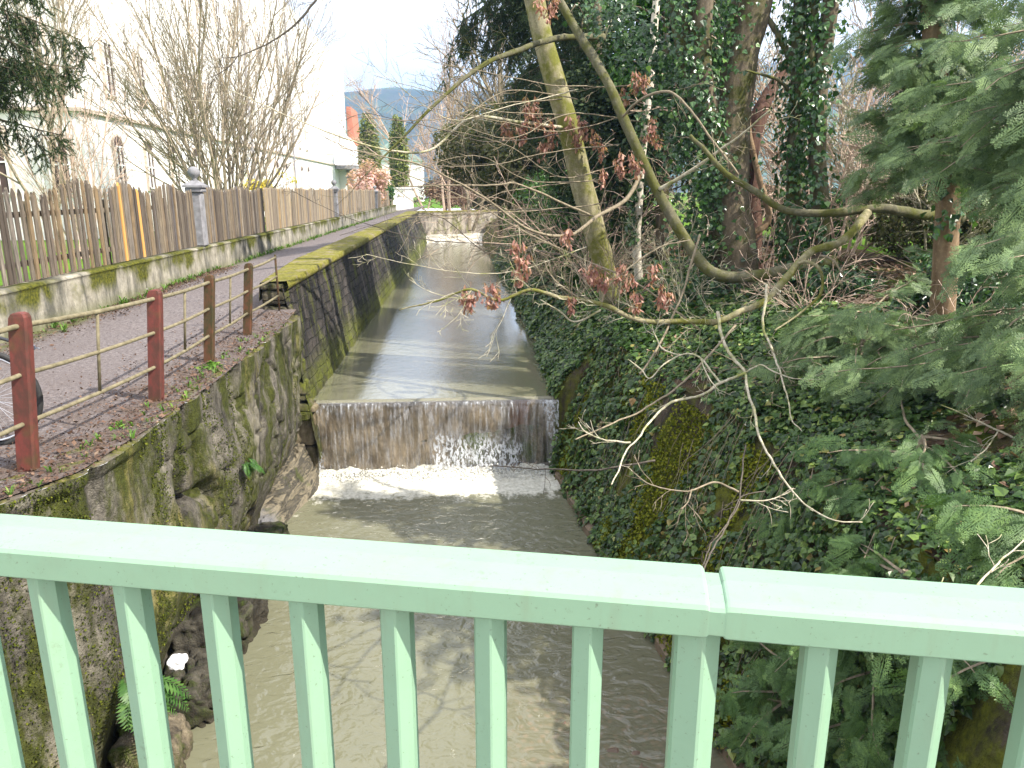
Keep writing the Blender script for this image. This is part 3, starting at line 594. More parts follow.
# ------------------------------------------------------------------ bridge railing in the foreground
A = np.array([-.7525, 1.1784]); B = np.array([.7435, .8320]); dr = (B-A)/np.linalg.norm(B-A); nr = np.array([-dr[1], dr[0]])   # nr points away from the viewer
if nr[1] < 0: nr = -nr
def rp(s, d=0): p = A+dr*s+nr*d; return p
t = thing('bridge_railing', 'pale mint green painted metal bridge railing in the foreground', 'railing', (0, 1.0, .1))
ZR = 1.14; JT = 1.128
pf = [(.112, -.006), (.106, .002), (.06, .004), (.010, -.002), (.001, -.006), (-.003, -.012), (.000, -.056), (.006, -.061), (.104, -.061), (.112, -.052)]   # offsets (away, up)
def seg(s0, s1, name='handrail', sc=1.0):
    g = G(); e = .006; L = []
    for s, k in ((s0, .9), (s0+e*.4, .97), (s0+e, 1), (s1-e, 1), (s1-e*.4, .97), (s1, .9)):
        L.append(((*rp(s, .0), ZR-.028), np.array([*nr, 0])*k*sc, np.array([0, 0, 1])*k*sc))
    pg = [(a, b+.028) for a, b in pf]; g.prism(pg, L); return g.build(name, MINT, t)
seg(-2.2, JT); seg(JT+.022, 3.4); seg(JT-.05, JT+.06, 'sleeve', .86)
def bar(s, w=.023, d=.022, z0=.16, z1=ZR-.059, name='baluster'):
    g = G(); o = rp(s, d+.012); D = np.array([*dr, 0]); Nn = np.array([*nr, 0])
    pl = [(-w, -d*.55), (-w*.86, -d*.8), (w*.15, -d*1.15), (w*.3, -d*1.1), (w, -d*.35), (w, d*.8), (w*.8, d), (-w*.8, d), (-w, d*.8)]
    g.prism(pl, [((*o, z), D, Nn) for z in (z0, z1)]); return g.build(name, MINT, t)
def s_of(px, py):
    d = (_f+(px-512)/F*_r+(384-py)/F*_u)[:2]; return (d*((.032+A@nr)/(d@nr))-A)@dr
sb = [s_of(px, py) for px, py in [(45, 580), (130, 586), (217, 595), (305, 602), (396, 610), (490, 618), (588, 628), (697, 640), (820, 650), (933, 662)]]
for k, s in enumerate(sb):
    if k == 7: bar(s, .033, .03, .08, name='post')
    else: bar(s)
for k in range(1, 5): bar(sb[0]-.152*k); bar(sb[-1]+.148*k)
g = G(); g.prism([(-.03, -.02), (.03, -.02), (.03, .02), (-.03, .02)], [((*rp(s), .14), np.array([*nr, 0]), (0, 0, 1)) for s in (-2.2, 3.4)]); g.build('bottom_rail', MINT, t)
# deck
dc = rp(.77, -2.85); G_ = G(); G_.box((dc[0], dc[1], -.2), (16, 5.9, .5), bev=.02, rz=math.atan2(dr[1], dr[0])); tag(G_.build('bridge_deck', plain('deck_concrete', (.3, .29, .27), (.22, .21, .2), 5, .9)), kind='structure')

# ------------------------------------------------------------------ plants: shapes
IVT = np.array([(0, 0, 0), (-.42, .12, .05), (-.5, .42, .0), (-.22, .55, .06), (0, 1, -.06), (.22, .55, .06), (.5, .42, 0), (.42, .12, .05)], float); IVF = np.array([(0, 1, 2, 3), (0, 3, 4, 4), (0, 4, 5, 5), (0, 5, 6, 7)])
IVT = np.array([(0, 0, 0), (-.48, .2, .04), (-.3, .58, .06), (0, 1, -.08), (.3, .58, .06), (.48, .2, .04)], float); IVQ = np.array([(0, 3, 2, 1), (0, 5, 4, 3)])
LFT = np.array([(0, 0, 0), (-.28, .5, .05), (0, 1, -.03), (.28, .5, .05)], float); LFQ = np.array([(0, 3, 2, 1)])
def leaves(pos, nor, size, droop=.8, jit=.5, T=IVT, Q=IVQ, wide=1.0):
    n = len(pos); nor = norm(nor+RS.normal(0, jit, (n, 3)))
    f = np.array([0, 0, -droop])+RS.normal(0, .6, (n, 3)); f = norm(f-(f*nor).sum(1, keepdims=True)*nor)
    fr = frames(f, nor); return inst(T*np.array([wide, 1, 1]), Q, pos, fr, size)
def walk(p, d, L, n, wig=.15, grav=0.0, up=0.0):
    """a wandering line of n points"""
    P = [np.array(p, float)]; d = norm(np.array(d, float)); st = L/(n-1)
    for i in range(n-1):
        d = norm(d+RS.normal(0, wig, 3)+np.array([0, 0, up-grav])); P.append(P[-1]+d*st)
    return np.array(P)
def branching(g, p, d, L, r, depth, kids, wig=.12, grav=0, up=0, spread=.7, k=(6, 5, 4, 3), n=7, shrink=.55, tips=None, start=.25, rmin=.0022):
    P = walk(p, d, L, n, wig, grav, up); rr = np.linspace(r, max(r*.35, rmin), len(P)); lev = min(len(k)-1, len(k)-depth-1) if depth < len(k) else 0
    g.tube(P, rr, k[max(0, lev)])
    if tips is not None and depth <= 1: tips.append(P)
    if depth > 0:
        for j in range(kids[0]):
            s = start+(1-start)*(j+random.random())/kids[0]; i = min(int(s*(n-1)), n-2); q = P[i]+(P[i+1]-P[i])*random.random(); t = norm(P[i+1]-P[i])
            a = RS.normal(0, 1, 3); a = norm(a-t*(a@t)); dd = norm(t+a*spread*random.uniform(.6, 1.3))
            branching(g, q, dd, L*shrink*random.uniform(.6, 1.15)*(1.1-s*.5), max(rr[i]*.6, rmin), depth-1, kids[1:], wig, grav, up, spread, k, max(4, n-1), shrink, tips, .15, rmin)
    return P
def smooth(P, n=24):
    P = np.array(P, float); t = np.concatenate([[0], np.cumsum(np.linalg.norm(P[1:]-P[:-1], axis=1))]); u = np.linspace(0, t[-1], n)
    # catmull rom through the given points
    out = []
    for x in u:
        i = min(max(np.searchsorted(t, x)-1, 0), len(P)-2); s = (x-t[i])/(t[i+1]-t[i]); a = P[max(i-1, 0)]; b = P[i]; c = P[i+1]; d = P[min(i+2, len(P)-1)]
        out.append(.5*((2*b)+(c-a)*s+(2*a-5*b+4*c-d)*s*s+(3*b-a-3*c+d)*s**3))
    return np.array(out)
def trunk(g, P, r0, r1, n=30, k=14, lump=.08):
    P = smooth(P, n); P = P+np.stack([fbm(P+3, 3, 1.2), fbm(P+13, 3, 1.2), P[:, 0]*0], 1)*.03; rr = np.linspace(r0, r1, n)*(1+lump*fbm(P+50, 3, 2.0)); rr[:3] *= [1.25, 1.12, 1.04]; g.tube(P, rr, k); return P, rr
def trunk_ivy(P, rr, dens, z0=-9, z1=99, side=None, size=(.05, .085), out=.09, thresh=-.2):
    """leaves clasping a trunk"""
    seg = np.linalg.norm(P[1:]-P[:-1], axis=1); N = int(seg.sum()*dens); i = RS.choice(len(seg), N, p=seg/seg.sum()); s = RS.rand(N, 1)
    c = P[i]*(1-s)+P[i+1]*s; r = rr[i]; T = norm(P[i+1]-P[i]); a = RS.normal(0, 1, (N, 3)); 
    if side is not None: a = a+np.array(side)*1.2
    a = norm(a-T*(a*T).sum(1, keepdims=True)); cl = fbm(np.concatenate([c[:, :2]*0+a[:, :2]*1.2, c[:, 2:]*1.0], 1)+P[0], 3, 1.3)
    keep = (cl > thresh) & (c[:, 2] > z0) & (c[:, 2] < z1); c, a, r = c[keep], a[keep], r[keep]; cl = cl[keep]
    pos = c+a*(r+RS.rand(len(c))*out*(1+cl.clip(0, 1)*1.5))[:, None]
    return leaves(pos, a+np.array([0, 0, .35]), RS.uniform(*size, len(pos)), 1.0, .35)

# ------------------------------------------------------------------ ivy and moss over the right bank
def bank_surface(Y, s):
    """s 0..1 up the wall, then metres past the top"""
    zw = np.where(Y < 11, -2.5, -1.34); w = np.where(s < 1, zw+(ZT-zw)*s, ZT); xx = np.where(s < 1, wr(Y, w)[..., 0], xt(Y)+np.maximum(s-1, 0)); z = np.where(s < 1, w, zbank(xx, Y)); return np.stack([xx, Y, z], -1)
N = 140000; Y = 3.2+RS.rand(N)**1.35*31; far = Y > 15; s = RS.rand(N)*2.9
base = bank_surface(Y, s); e = .02; ns = norm(np.cross(bank_surface(Y, s+e)-base, bank_surface(Y+e, s)-base)); ns *= np.sign(-ns[:, :1]*.5+ns[:, 2:]+1e-6)
cov = fbm(base*[1, 1, 1.2], 4, .85); th = np.where(s < 1, -.55, -.34)+np.where(Y < 9, .0, -.2)+.22*np.clip(s-1.9, 0, 2)
th = th+.5*np.clip(.14-s, 0, .14)/.14
strp = fbm(np.stack([base[:, 0]*0, base[:, 1]*1.0, base[:, 2]*.25], 1)+7, 3, 1.6); keep = (cov > th) & ((s > 1) | (strp > -.42))
base, ns, Y, s, cov = base[keep], ns[keep], Y[keep], s[keep], cov[keep]
th_ = .03+.22*np.clip(cov+.25, 0, 1); lump = fbm(base, 3, 2.6); pos = base+ns*(RS.rand(len(Y))**.6*th_*(1+.8*lump))[:, None]
sz = RS.choice([.75, 1, 1.35], len(Y), p=[.3, .5, .2])*np.interp(Y, [3, 8, 15, 35], [.05, .062, .08, .12])*RS.uniform(.6, 1.35, len(Y))
nn = norm(ns*np.where(s < 1, .9, .7)[:, None]+np.array([-.15, -.1, .55]))
V, q = leaves(pos, nn, sz, 1.1, .38); tag(mesh('ivy', V, q, IVY), 'dark glossy ivy covering the right bank', 'ivy', kind='stuff')
# hanging ivy strands and dry stems over the wall
G_ = G()
for i in range(260):
    y = 4+RS.rand()**1.2*16; s0 = random.uniform(.5, 1.25); p = bank_surface(np.array([y]), np.array([s0]))[0]+np.array([-.08, 0, .05]); P = walk(p, (-.35, RS.normal(0, .3), -1), random.uniform(.4, 1.5), 7, .12, .05); P[:, 0] = np.minimum(P[:, 0], p[0]); G_.tube(P, np.linspace(.004, .002, 7), 3)
tag(G_.build('dry_stems', TWIGO), 'thin dry stems hanging down through the ivy', 'stems', kind='stuff')
# moss cushions on the wall
n = 60000; Y = 4.5+RS.rand(n)*9; s = RS.rand(n)*.95; b = bank_surface(Y, s); mk = (fbm(np.stack([b[:, 0]*0, b[:, 1]*1.0, b[:, 2]*.25], 1)+7, 3, 1.6) < -.30) | (fbm(np.stack([b[:, 0]*0, b[:, 1], b[:, 2]*.45], 1)+21, 4, 1.5) > .42); b = b[mk]
n = len(b); V, q = leaves(b+np.array([-1, -.2, .3])*RS.rand(n, 1)*.06, np.tile([-.8, -.2, .5], (n, 1)), RS.uniform(.02, .045, n), .6, .7, LFT, LFQ, 1.4)
MOSSL = leaf_mat('moss_tuft', [(0, (.06, .08, .008)), (.5, (.15, .17, .012)), (1, (.30, .30, .04))], .8, .2, .1); tag(mesh('moss', V, q, MOSSL), 'yellow green moss patches on the right wall', 'moss', kind='stuff')
# small ferns / leafy plants in the ivy and leaf litter
n = 9000; x = RS.uniform(0.1, 4.5, n); Y = RS.uniform(4, 18, n); P = np.stack([xt(Y)+x, Y, zbank(xt(Y)+x, Y)+RS.rand(n)*.03], 1); V1 = leaves(P, np.tile([0, 0, 1.], (n, 1)), RS.uniform(.04, .11, n), .1, .5, LFT, LFQ, 1.2)
n = 16000; yy = 2.9+RS.rand(n)**1.4*14; side = RS.rand(n) < .72; xx = np.where(side, xl(np.minimum(yy, 10.6))-np.abs(RS.normal(0, .55, n))-.03, -5.2+np.abs(RS.normal(0, .28, n))); xx = np.where((yy > 10.5) & side, -5.2+np.abs(RS.normal(0, .3, n)), xx)
P = np.stack([xx, yy, zpath(xx, yy)+.012+RS.rand(n)*.012], 1); V2 = leaves(P, np.tile([0, 0, 1.], (n, 1)), RS.uniform(.008, .03, n)*(1+(RS.rand(n) < .06)*.9), .1, .45, LFT, LFQ, 1.6)
tag(mesh('leaf_litter', *V1, LITTER), 'dry brown fallen leaves on the right bank', 'leaves', kind='stuff'); tag(mesh('leaf_litter', *V2, LITTERD), 'crumbled dark litter along the path edge', 'leaves', kind='stuff')
# grass and weeds along the path edges
def tuft(g, c, n, h, spr, mat=None):
    for i in range(n):
        a = random.uniform(0, 6.28); l = h*random.uniform(.5, 1.1); d = np.array([math.cos(a), math.sin(a), 0]); p = np.array(c)+d*random.uniform(0, spr)*.4; w_ = l*.06+.003; sd_ = np.array([-d[1], d[0], 0])*w_
        g.add([p-sd_, p+sd_, p+d*l*.35+sd_*.8+[0, 0, l*.7], p+d*l*.35-sd_*.8+[0, 0, l*.7], p+d*l*.8+[0, 0, l*.85]], [[0, 1, 2, 3], [3, 2, 4]])
g = G()
for i in range(330):
    y = 8+RS.rand()*40; x = -5.22+abs(RS.normal(0, .13)); tuft(g, (x, y, zpath(x, y)), 7, random.uniform(.05, .14), .06)
for i in range(90):
    y = 4+RS.rand()*6; x = float(xl(y))-random.uniform(.05, .35); tuft(g, (x, y, .0), 6, random.uniform(.02, .07), .05)
tag(g.build('grass', GRASSM), 'short green grass along the foot of the garden wall', 'grass', kind='stuff')
def weed(name, label, c, n, h, mat, grp=None):
    g = G(); N = n; a = RS.rand(N)*6.28; r = np.abs(RS.normal(0, h*1.1, N)); P = np.array(c)+np.stack([np.cos(a)*r, np.sin(a)*r, h*.3+RS.rand(N)*h*np.exp(-r/h)], 1); V, q = leaves(P, np.stack([np.cos(a)*.5, np.sin(a)*.5, np.ones(N)], 1), RS.uniform(.3, .7, N)*h, .2, .5, LFT, LFQ, 1.3)
    o = mesh(name, V, q, mat); return tag(o, label, 'weed', grp, kind='stuff')
weed('leafy_weed', 'bright green weed clump at the foot of the third brown railing post', ptz(212, 368, 0)-np.array([0, 0, .01]), 150, .07, GRASSM)
weed('leafy_weed', 'low green weed on the wall edge between two red posts', ptz(120, 428, 0), 80, .045, GRASSM)
# ferns on the left wall
def fern(label, c, d0, n, L):
    g = G()
    for i in range(n):
        a = RS.normal(0, .8); d = norm(np.array([d0[0], d0[1], 0])+np.array([-math.sin(a)*d0[1], math.sin(a), 0])*.9+np.array([0, 0, RS.uniform(-.2, .9)])); P = walk(c+RS.normal(0, .03, 3), d, L*random.uniform(.6, 1.1), 16, .04, .13)
        g.tube(P, np.linspace(.003, .001, 16), 3); up_ = np.array([.3, 0, 1.])
        for j in range(1, 15):
            T = norm(P[j+1]-P[j]); sd_ = norm(np.cross(T, up_)); l = L*.22*math.sin((j+1.5)/17*math.pi)
            for sg in (-1, 1): 
                e = sd_*sg*l+T*l*.35-np.array([0, 0, l*.25]); wv = T*l*.16; g.add([P[j]-wv*.6, P[j]+e*.5-wv, P[j]+e, P[j]+e*.5+wv*1.2], [[0, 1, 2, 3]])
    tag(g.build('fern', FERN), label, 'fern')
fern('large green fern hanging low on the left canal wall', np.array([-2.32, 4.75, -1.62]), (1, -.5), 34, .40)
fern('smaller fern on the left wall just under the handrail', np.array([-2.3, 6.45, -1.55]), (1, -.3), 18, .3)
fern('little fern tuft growing from the cracked left wall', np.array([-2.12, 7.2, -.9]), (1, -.4), 14, .18)
# moss tufts on left wall
n = 30000; Y = 3.6+RS.rand(n)*7; w_ = -RS.rand(n)**1.3*1.9-.02; p = wl(Y, w_); mk = fbm(np.stack([Y*0, Y, w_*.3], 1)+3, 4, 1.5) > .06; p = p[mk]; n = len(p)
V, q = leaves(p+np.array([1, -.1, .2])*RS.rand(n, 1)*.018, np.tile([.9, -.2, .4], (n, 1)), RS.uniform(.008, .022, n), .6, .8, LFT, LFQ, 1.5); MOSSD = leaf_mat('wall_moss', [(0, (.018, .026, .005)), (.5, (.05, .062, .009)), (.9, (.095, .11, .014)), (1, (.15, .16, .02))], .85, .15, .1)
tag(mesh('moss', V, q, MOSSD), 'dark green moss fringes on the left retaining wall', 'moss', kind='stuff')

# ------------------------------------------------------------------ rocks in the lower canal
def rock(label, c, d, amp, seed, mat, rz=0, n=26):
    g = G(); rock_block(g, (0, 0, 0), d, amp, seed, n, rz); o = g.build('rock', mat, None, True); o.location = c; return tag(o, label, 'rock', 'rocks at the foot of the left wall')
def ledge(u, w):   # u along the canal, w across from the wall to the water
    xo = np.interp(u, [8.0, 9.2, 10.2, 10.95], [-2.22, -2.16, -2.08, -2.10]); x = -2.95+(xo+2.95)*np.minimum(w, 1); zi = np.interp(u, [8.0, 8.8, 9.6, 10.3, 10.95], [-2.55, -2.18, -2.05, -1.88, -1.80]); z = zi-.20*w-.62*np.maximum(w-.72, 0)**.8*2.2
    P = np.stack([x, u, z], -1); n = fbm(P*[1.6, .8, 1], 5, 1.6); lay = np.abs(((z*1.6+u*.12+.35*fbm(P, 3, 1.5))*7) % 1-.5)
    return np.stack([x+.03*n, u+.04*n, z+.09*n+.05*np.floor(fbm(P+5, 3, 1.3)*4)/3-.035*(lay < .12)], -1)
V, q = grid(ledge, np.linspace(8.0, 10.95, 150), np.linspace(0, 1.18, 70)); m = M('layered_rock'); wv = m.noise(2.6, 5, m.map((1, .35, 2.2), rot=(0, .5, .2)), .6, 1.6)
c = m.ramp(wv, [(.30, (.02, .019, .016)), (.42, (.10, .086, .062)), (.5, (.03, .028, .023)), (.58, (.17, .145, .10)), (.7, (.06, .054, .043))]); c = m.mix(m.rng(m.sep()[1], 9.3, 8.9), c, m.mix(m.noise(9, 4), (.10, .10, .105), (.17, .17, .18))); c = m.mix(m.ramp(m.noise(3, 5, rough=.7), [(.58, 0), (.68, .8)]), c, (.05, .06, .012)); m.bump(m.math('ADD', wv, m.math('MULTIPLY', m.noise(20, 5), .4)), 1, .05); m.set(c, .75, .35)
tag(mesh('rock_ledge', V, q, m.m, None, True), 'long sloping layered rock ledge between the left wall and the foot of the weir', 'rock')
rock('dark mossy boulder at the waterline under the handrail', (-2.36, 8.1, -2.48), (.62, 1.3, .60), .12, 8, DROCK, .05, 44)
rock('black boulder behind the second baluster gap', (-2.36, 6.85, -2.46), (.66, 1.1, .62), .13, 12, DROCK, .0, 44)
rock('small dark stone perched above the black boulder', (-2.5, 6.3, -2.12), (.34, .5, .3), .06, 15, DROCK, .3, 24)
rock('dark wet boulder near the third baluster', (-2.30, 5.75, -2.50), (.55, .8, .5), .1, 14, DROCK, .1, 36)
rock('squarish green tinged rock lowest in the gap', (-2.38, 5.0, -2.45), (.5, .5, .5), .07, 21, ROCKM, .2, 30)
g = G(); rock_block(g, ptz(178, 660, -1.95)+np.array([0, 0, -.02]), (.13, .12, .09), .05, 4, 12); m = M('crumpled_paper'); tag(g.build('paper_scrap', m.set((.75, .75, .78), .8)), 'crumpled white scrap of paper on the dark rocks', 'litter')
# cobbles showing in the shallow
g = G()
for i in range(240):
    x, y = RS.uniform(.2, 1.5), 4.1+abs(RS.normal(0, .45)); rock_block(g, (x, y, -2.60+.03*RS.rand()), (random.uniform(.05, .14), random.uniform(.05, .12), .1), .02, i, 5)
tag(g.build('gravel', plain('brown_cobbles', (.20, .13, .09), (.10, .07, .05), 9, .5)), 'brown cobbles showing in the shallow water', 'gravel', kind='stuff')
# floating debris upstream
# metal ladder on the right wall upstream
t = thing('wall_ladder', 'narrow dark metal ladder leaning on the ivy wall upstream', 'ladder', (1.75, 18.5, -1.3))
a0, a1 = pt(622, 322, 19.0), pt(637, 232, 19.6); off = np.array([.26, -.12, 0])
for k, o_ in enumerate((0*off, off)): g = G(); g.tube([a0+o_, a1+o_], .035, 6); g.build('side_rail', TWIGD if k == 0 else TWIG, t)
for i in range(1, 9): p = a0+(a1-a0)*i/9; g = G(); g.tube([p, p+off], .014, 5); g.build('rung', TWIGD, t)

# ------------------------------------------------------------------ trees on the right bank
def clump_leaves(tips, per, size, spread, T=LFT, Q=LFQ, nor=(0, 0, 1), droop=.5, jit=.9, wide=1.):
    P = np.concatenate([t_[RS.randint(len(t_)//3, len(t_), per)] for t_ in tips]); P = P+RS.normal(0, spread, P.shape); return leaves(P, np.tile(nor, (len(P), 1)).astype(float), RS.uniform(size*.6, size*1.3, len(P)), droop, jit, T, Q, wide)
def seeds(t, p, n=11, L=.20):
    L *= 1.35; big = L/.27
    """a hanging bunch of winged seeds"""
    g = G(); P = []; 
    for i in range(n):
        z = -random.uniform(0, L*.75); P.append(np.array(p)+np.array([RS.normal(0, .030)*big, RS.normal(0, .03)*big, z]))
    P = np.array(P*4)+RS.normal(0, .012, (4*n, 3)); T = np.array([(0, 0, 0), (-.16, .45, .02), (-.13, .85, 0), (0, 1, -.02), (.1, .8, 0), (.08, .4, .02)]); Q = np.array([(0, 5, 2, 1), (5, 4, 3, 2)])
    V, q = leaves(P, RS.normal(0, 1, (4*n, 3)), RS.uniform(.055, .085, 4*n)*min(big, 1.4), 4, .3, T, Q, 1.35); g.add(V, [q]); g.tube([np.array(p)+[0, 0, .03], np.array(p)-[0, 0, L*.7]], .002, 3); return g.build('seed_bunch', SEED, t)
# A: leaning mossy trunk with the pruned side arm
t = thing('box_elder_tree', 'leaning yellow green mossy trunk over the canal with reddish seed bunches', 'tree', (2.5, 12.5, 0))
g = G(); PA, rA = trunk(g, [pt(612, 300, 12.5), pt(601, 255, 12.5), pt(585, 195, 12.45), pt(566, 120, 12.4), pt(549, 60, 12.4), pt(534, 0, 12.4), pt(515, -90, 12.3)], .19, .15, 40, 18); g.build('trunk', BK_A, t, True)
def line(g, pts, r0, r1, k=6, n=None):
    P = smooth([pt(*p) for p in pts], n or len(pts)*8); P = P+.016*np.stack([fbm(P*3), fbm(P*3+9), fbm(P*3+5)], 1)+.006*np.stack([fbm(P*14), fbm(P*14+9), fbm(P*14+5)], 1); g.tube(P, np.linspace(r0, r1, len(P))*(1+.22*fbm(P*9, 2)), k); return P
def twigs(g, P, n, L, r=.003, depth=1, kids=(3,), up=.02, k=3, spread=1.0):
    for i in range(n):
        j = random.randrange(len(P)//5, len(P)-1); T = norm(P[j+1]-P[j]); a = RS.normal(0, 1, 3); a = norm(a-T*(a@T)); branching(g, P[j], norm(T+a*spread), L*random.uniform(.4, 1.2), r, depth, list(kids)+[2, 2], .16, 0, up, .8, (4, 3, 3, 3), 6, .6)
g = G(); P = line(g, [(604, 38, 12.0), (560, 38, 11.6), (520, 50, 11.2), (478, 68, 10.8), (440, 100, 10.5), (400, 140, 10.2), (365, 175, 10.0)], .055, .008, 7); twigs(g, P, 16, .8, .005, 1, (3,)); g.build('branch', BK_B, t, True)
g = G(); P = line(g, [(565, 128, 12.3), (520, 122, 12), (470, 118, 11.7), (430, 150, 11.5), (380, 148, 11), (310, 125, 10.5), (230, 90, 10)], .03, .004, 5); twigs(g, P, 16, .7, .0035, 1, (3,)); g.build('branch', TWIG, t, True)
for p in [(505, 116, 12), (522, 118, 12), (534, 108, 12), (553, 118, 12), (540, 138, 12), (586, 118, 12), (600, 140, 12.1), (575, 135, 12.1), (512, 122, 12), (520, 128, 12), (528, 98, 12), (541, 112, 12), (547, 128, 12), (536, 90, 12), (580, 124, 12.1), (593, 130, 12.1), (571, 115, 12.1), (628, 80, 11.5), (637, 76, 11.5)]: seeds(t, pt(*p)+RS.normal(0, .03, 3), 12, .25)
for p in [(540, -6, 8), (548, 2, 8), (555, -3, 8)]: seeds(t, pt(*p), 12, .16)
# B: curved stem
t = thing('box_elder_tree', 'slim olive trunk curving out sideways before rising to the upper left', 'tree', (4.3, 9.5, 0))
g = G(); PB, rB = trunk(g, [pt(835, 262, 9.4), pt(795, 268, 9.45), pt(755, 276, 9.5), pt(718, 275, 9.6), pt(695, 256, 9.8), pt(665, 205, 10), pt(638, 150, 10.3), pt(608, 85, 10.6), pt(580, 35, 11), pt(553, -10, 11.2), pt(530, -60, 11.3)], .078, .058, 90, 12, .16); g.build('trunk', BK_B, t, True)
g = G(); P = line(g, [(640, 175, 10.2), (625, 200, 10), (600, 215, 9.8), (570, 235, 9.5), (530, 230, 9.2), (480, 195, 9), (420, 165, 8.6), (340, 148, 8.2)], .028, .004, 5); twigs(g, P, 18, .6, .003, 1, (3,)); g.build('branch', TWIGO, t, True)
g = G(); P = line(g, [(590, 215, 9.6), (520, 185, 9.2), (495, 185, 9.1), (400, 186, 9.0)], .018, .006, 5); twigs(g, P, 8, .4); g.build('branch', TWIGO, t, True)
g = G(); P = line(g, [(660, 190, 10), (700, 165, 9.6), (740, 135, 9), (770, 110, 8.7)], .03, .008, 5); twigs(g, P, 8, .5); g.build('branch', TWIG, t, True)
g = G(); P = line(g, [(622, 118, 10.4), (640, 100, 10), (668, 92, 9.5), (690, 110, 9.2), (720, 150, 9), (738, 175, 9)], .018, .014, 5); twigs(g, P, 8, .5); g.build('branch', TWIGO, t, True)
for p in [(652, 118, 10), (648, 124, 10), (620, 150, 9.9), (622, 158, 9.9), (638, 160, 9.9), (632, 152, 9.9), (645, 75, 10), (636, 70, 10), (655, 130, 10), (603, 168, 9.7)]: seeds(t, pt(*p), 11, .2)
# C: pale thin trunk
t = thing('young_tree', 'thin pale trunk with a sleeve of ivy between the two box elders', 'tree', (2.95, 13, 0))
g = G(); PC, rC = trunk(g, [pt(640, 300, 13), pt(637, 250, 13), pt(640, 190, 13), pt(644, 140, 13), pt(652, 60, 13), pt(660, -40, 13)], .075, .06, 24, 10); g.build('trunk', BK_W, t, True); V, q = trunk_ivy(PC, rC, 260, .8, 3, (-1, -.3, 0), thresh=-.05); mesh('ivy', V, q, IVYD, t)
# D: big ivy clad trunks
t = thing('old_tree', 'thickest forked brown trunk with ivy climbing its left side', 'tree', (3.9, 10.8, .3))
g = G(); PD, rD = trunk(g, [pt(738, 318, 10.8), pt(735, 270, 10.8), pt(728, 200, 10.8), pt(728, 130, 10.8), pt(738, 60, 10.8), pt(752, 0, 10.8), pt(765, -80, 10.8)], .33, .25, 40, 22, .12); g.build('trunk', BK_D, t, True)
g = G(); PD2, rD2 = trunk(g, [pt(722, 190, 10.7), pt(708, 130, 10.6), pt(690, 60, 10.6), pt(676, 0, 10.6), pt(662, -60, 10.6)], .17, .13, 26, 14, .12); g.build('limb', BK_B, t, True)
g = G(); PD3, rD3 = trunk(g, [pt(706, 120, 10.6), pt(700, 60, 10.5), pt(702, 0, 10.5), pt(706, -60, 10.5)], .17, .14, 20, 14, .12); g.build('limb', BK_D, t, True)
V1 = trunk_ivy(PD, rD*1.15, 520, .1, 6, (-1.8, -.8, 0), (.045, .085), .2, -.12); V2 = trunk_ivy(PD2, rD2*1.2, 420, .1, 6, (-.5, -.8, 0), (.045, .085), .22, -.15); V3 = trunk_ivy(PD3, rD3, 260, .1, 6, None, (.055, .1), .16, -.0)
n = 2600; c = smooth([pt(600, 0, 11.2), pt(650, 50, 11), pt(680, 110, 10.8), pt(700, 180, 10.7), pt(705, 260, 10.7), pt(708, 330, 10.5)], 60); cc = c[RS.randint(0, 60, n)]; P = cc+RS.normal(0, 1, (n, 3))*[.26, .18, .15]; V4 = leaves(P, np.tile([-.2, -.8, .5], (n, 1)), RS.uniform(.05, .1, n), 1, .4)
g = G(); [g.add(v[0], [v[1]]) for v in (V1, V2, V3, V4)]; g.build('ivy', IVYD, t)
# E: broken hollow reddish snag
t = thing('dead_snag', 'broken reddish brown hollow snag behind the thickest trunk', 'tree', (4.5, 11.5, .3))
g = G(); trunk(g, [pt(748, 300, 11.6), pt(750, 270, 11.6), pt(752, 220, 11.6), pt(748, 170, 11.6), pt(755, 130, 11.6), pt(768, 95, 11.8), pt(792, 60, 12)], .2, .07, 30, 14, .45); g.build('trunk', BK_R, t, True)
g = G(); trunk(g, [pt(752, 296, 11.4), pt(752, 255, 11.3), pt(745, 240, 11.3), pt(768, 222, 11.3), pt(764, 195, 11.3), pt(757, 170, 11.4), pt(748, 120, 11.5), pt(750, 60, 11.6)], .06, .035, 34, 8, .2); g.build('stem', BK_T, t, True)
# F: two slim trunks wrapped in ivy
t = thing('twin_trunk_tree', 'pair of slim upright trunks wrapped in ivy right of centre', 'tree', (5.0, 10.6, .4))
g = G(); PF, rF = trunk(g, [pt(792, 300, 10.6), pt(793, 240, 10.6), pt(794, 170, 10.6), pt(796, 100, 10.6), pt(798, 40, 10.6), pt(802, -60, 10.6)], .10, .085, 30, 12); g.build('trunk', BK_B, t, True)
g = G(); PF2, rF2 = trunk(g, [pt(818, 310, 10.3), pt(820, 230, 10.3), pt(818, 150, 10.3), pt(819, 90, 10.3), pt(826, 40, 10.3), pt(838, -50, 10.3)], .13, .10, 30, 12); g.build('trunk', BK_D, t, True)
g = G(); line(g, [(820, 100, 10.3), (812, 60, 10.3), (815, 20, 10.4), (800, -40, 10.5)], .05, .04, 8); line(g, [(796, 70, 10.6), (775, 30, 10.7), (755, 0, 10.8), (735, -30, 10.9)], .05, .03, 8); line(g, [(796, 100, 10.6), (778, 80, 10.4), (745, 70, 10)], .03, .01, 6); g.build('branch', BK_B, t, True)
g = G(); [g.add(*[v[0], [v[1]]]) for v in (trunk_ivy(PF, rF*1.3, 420, 0, 9, None, (.055, .1), .17, -.2), trunk_ivy(PF2, rF2*1.2, 300, 0, 9, (-.6, -.3, 0), (.055, .1), .15, -.1))]; g.build('ivy', IVYD, t)
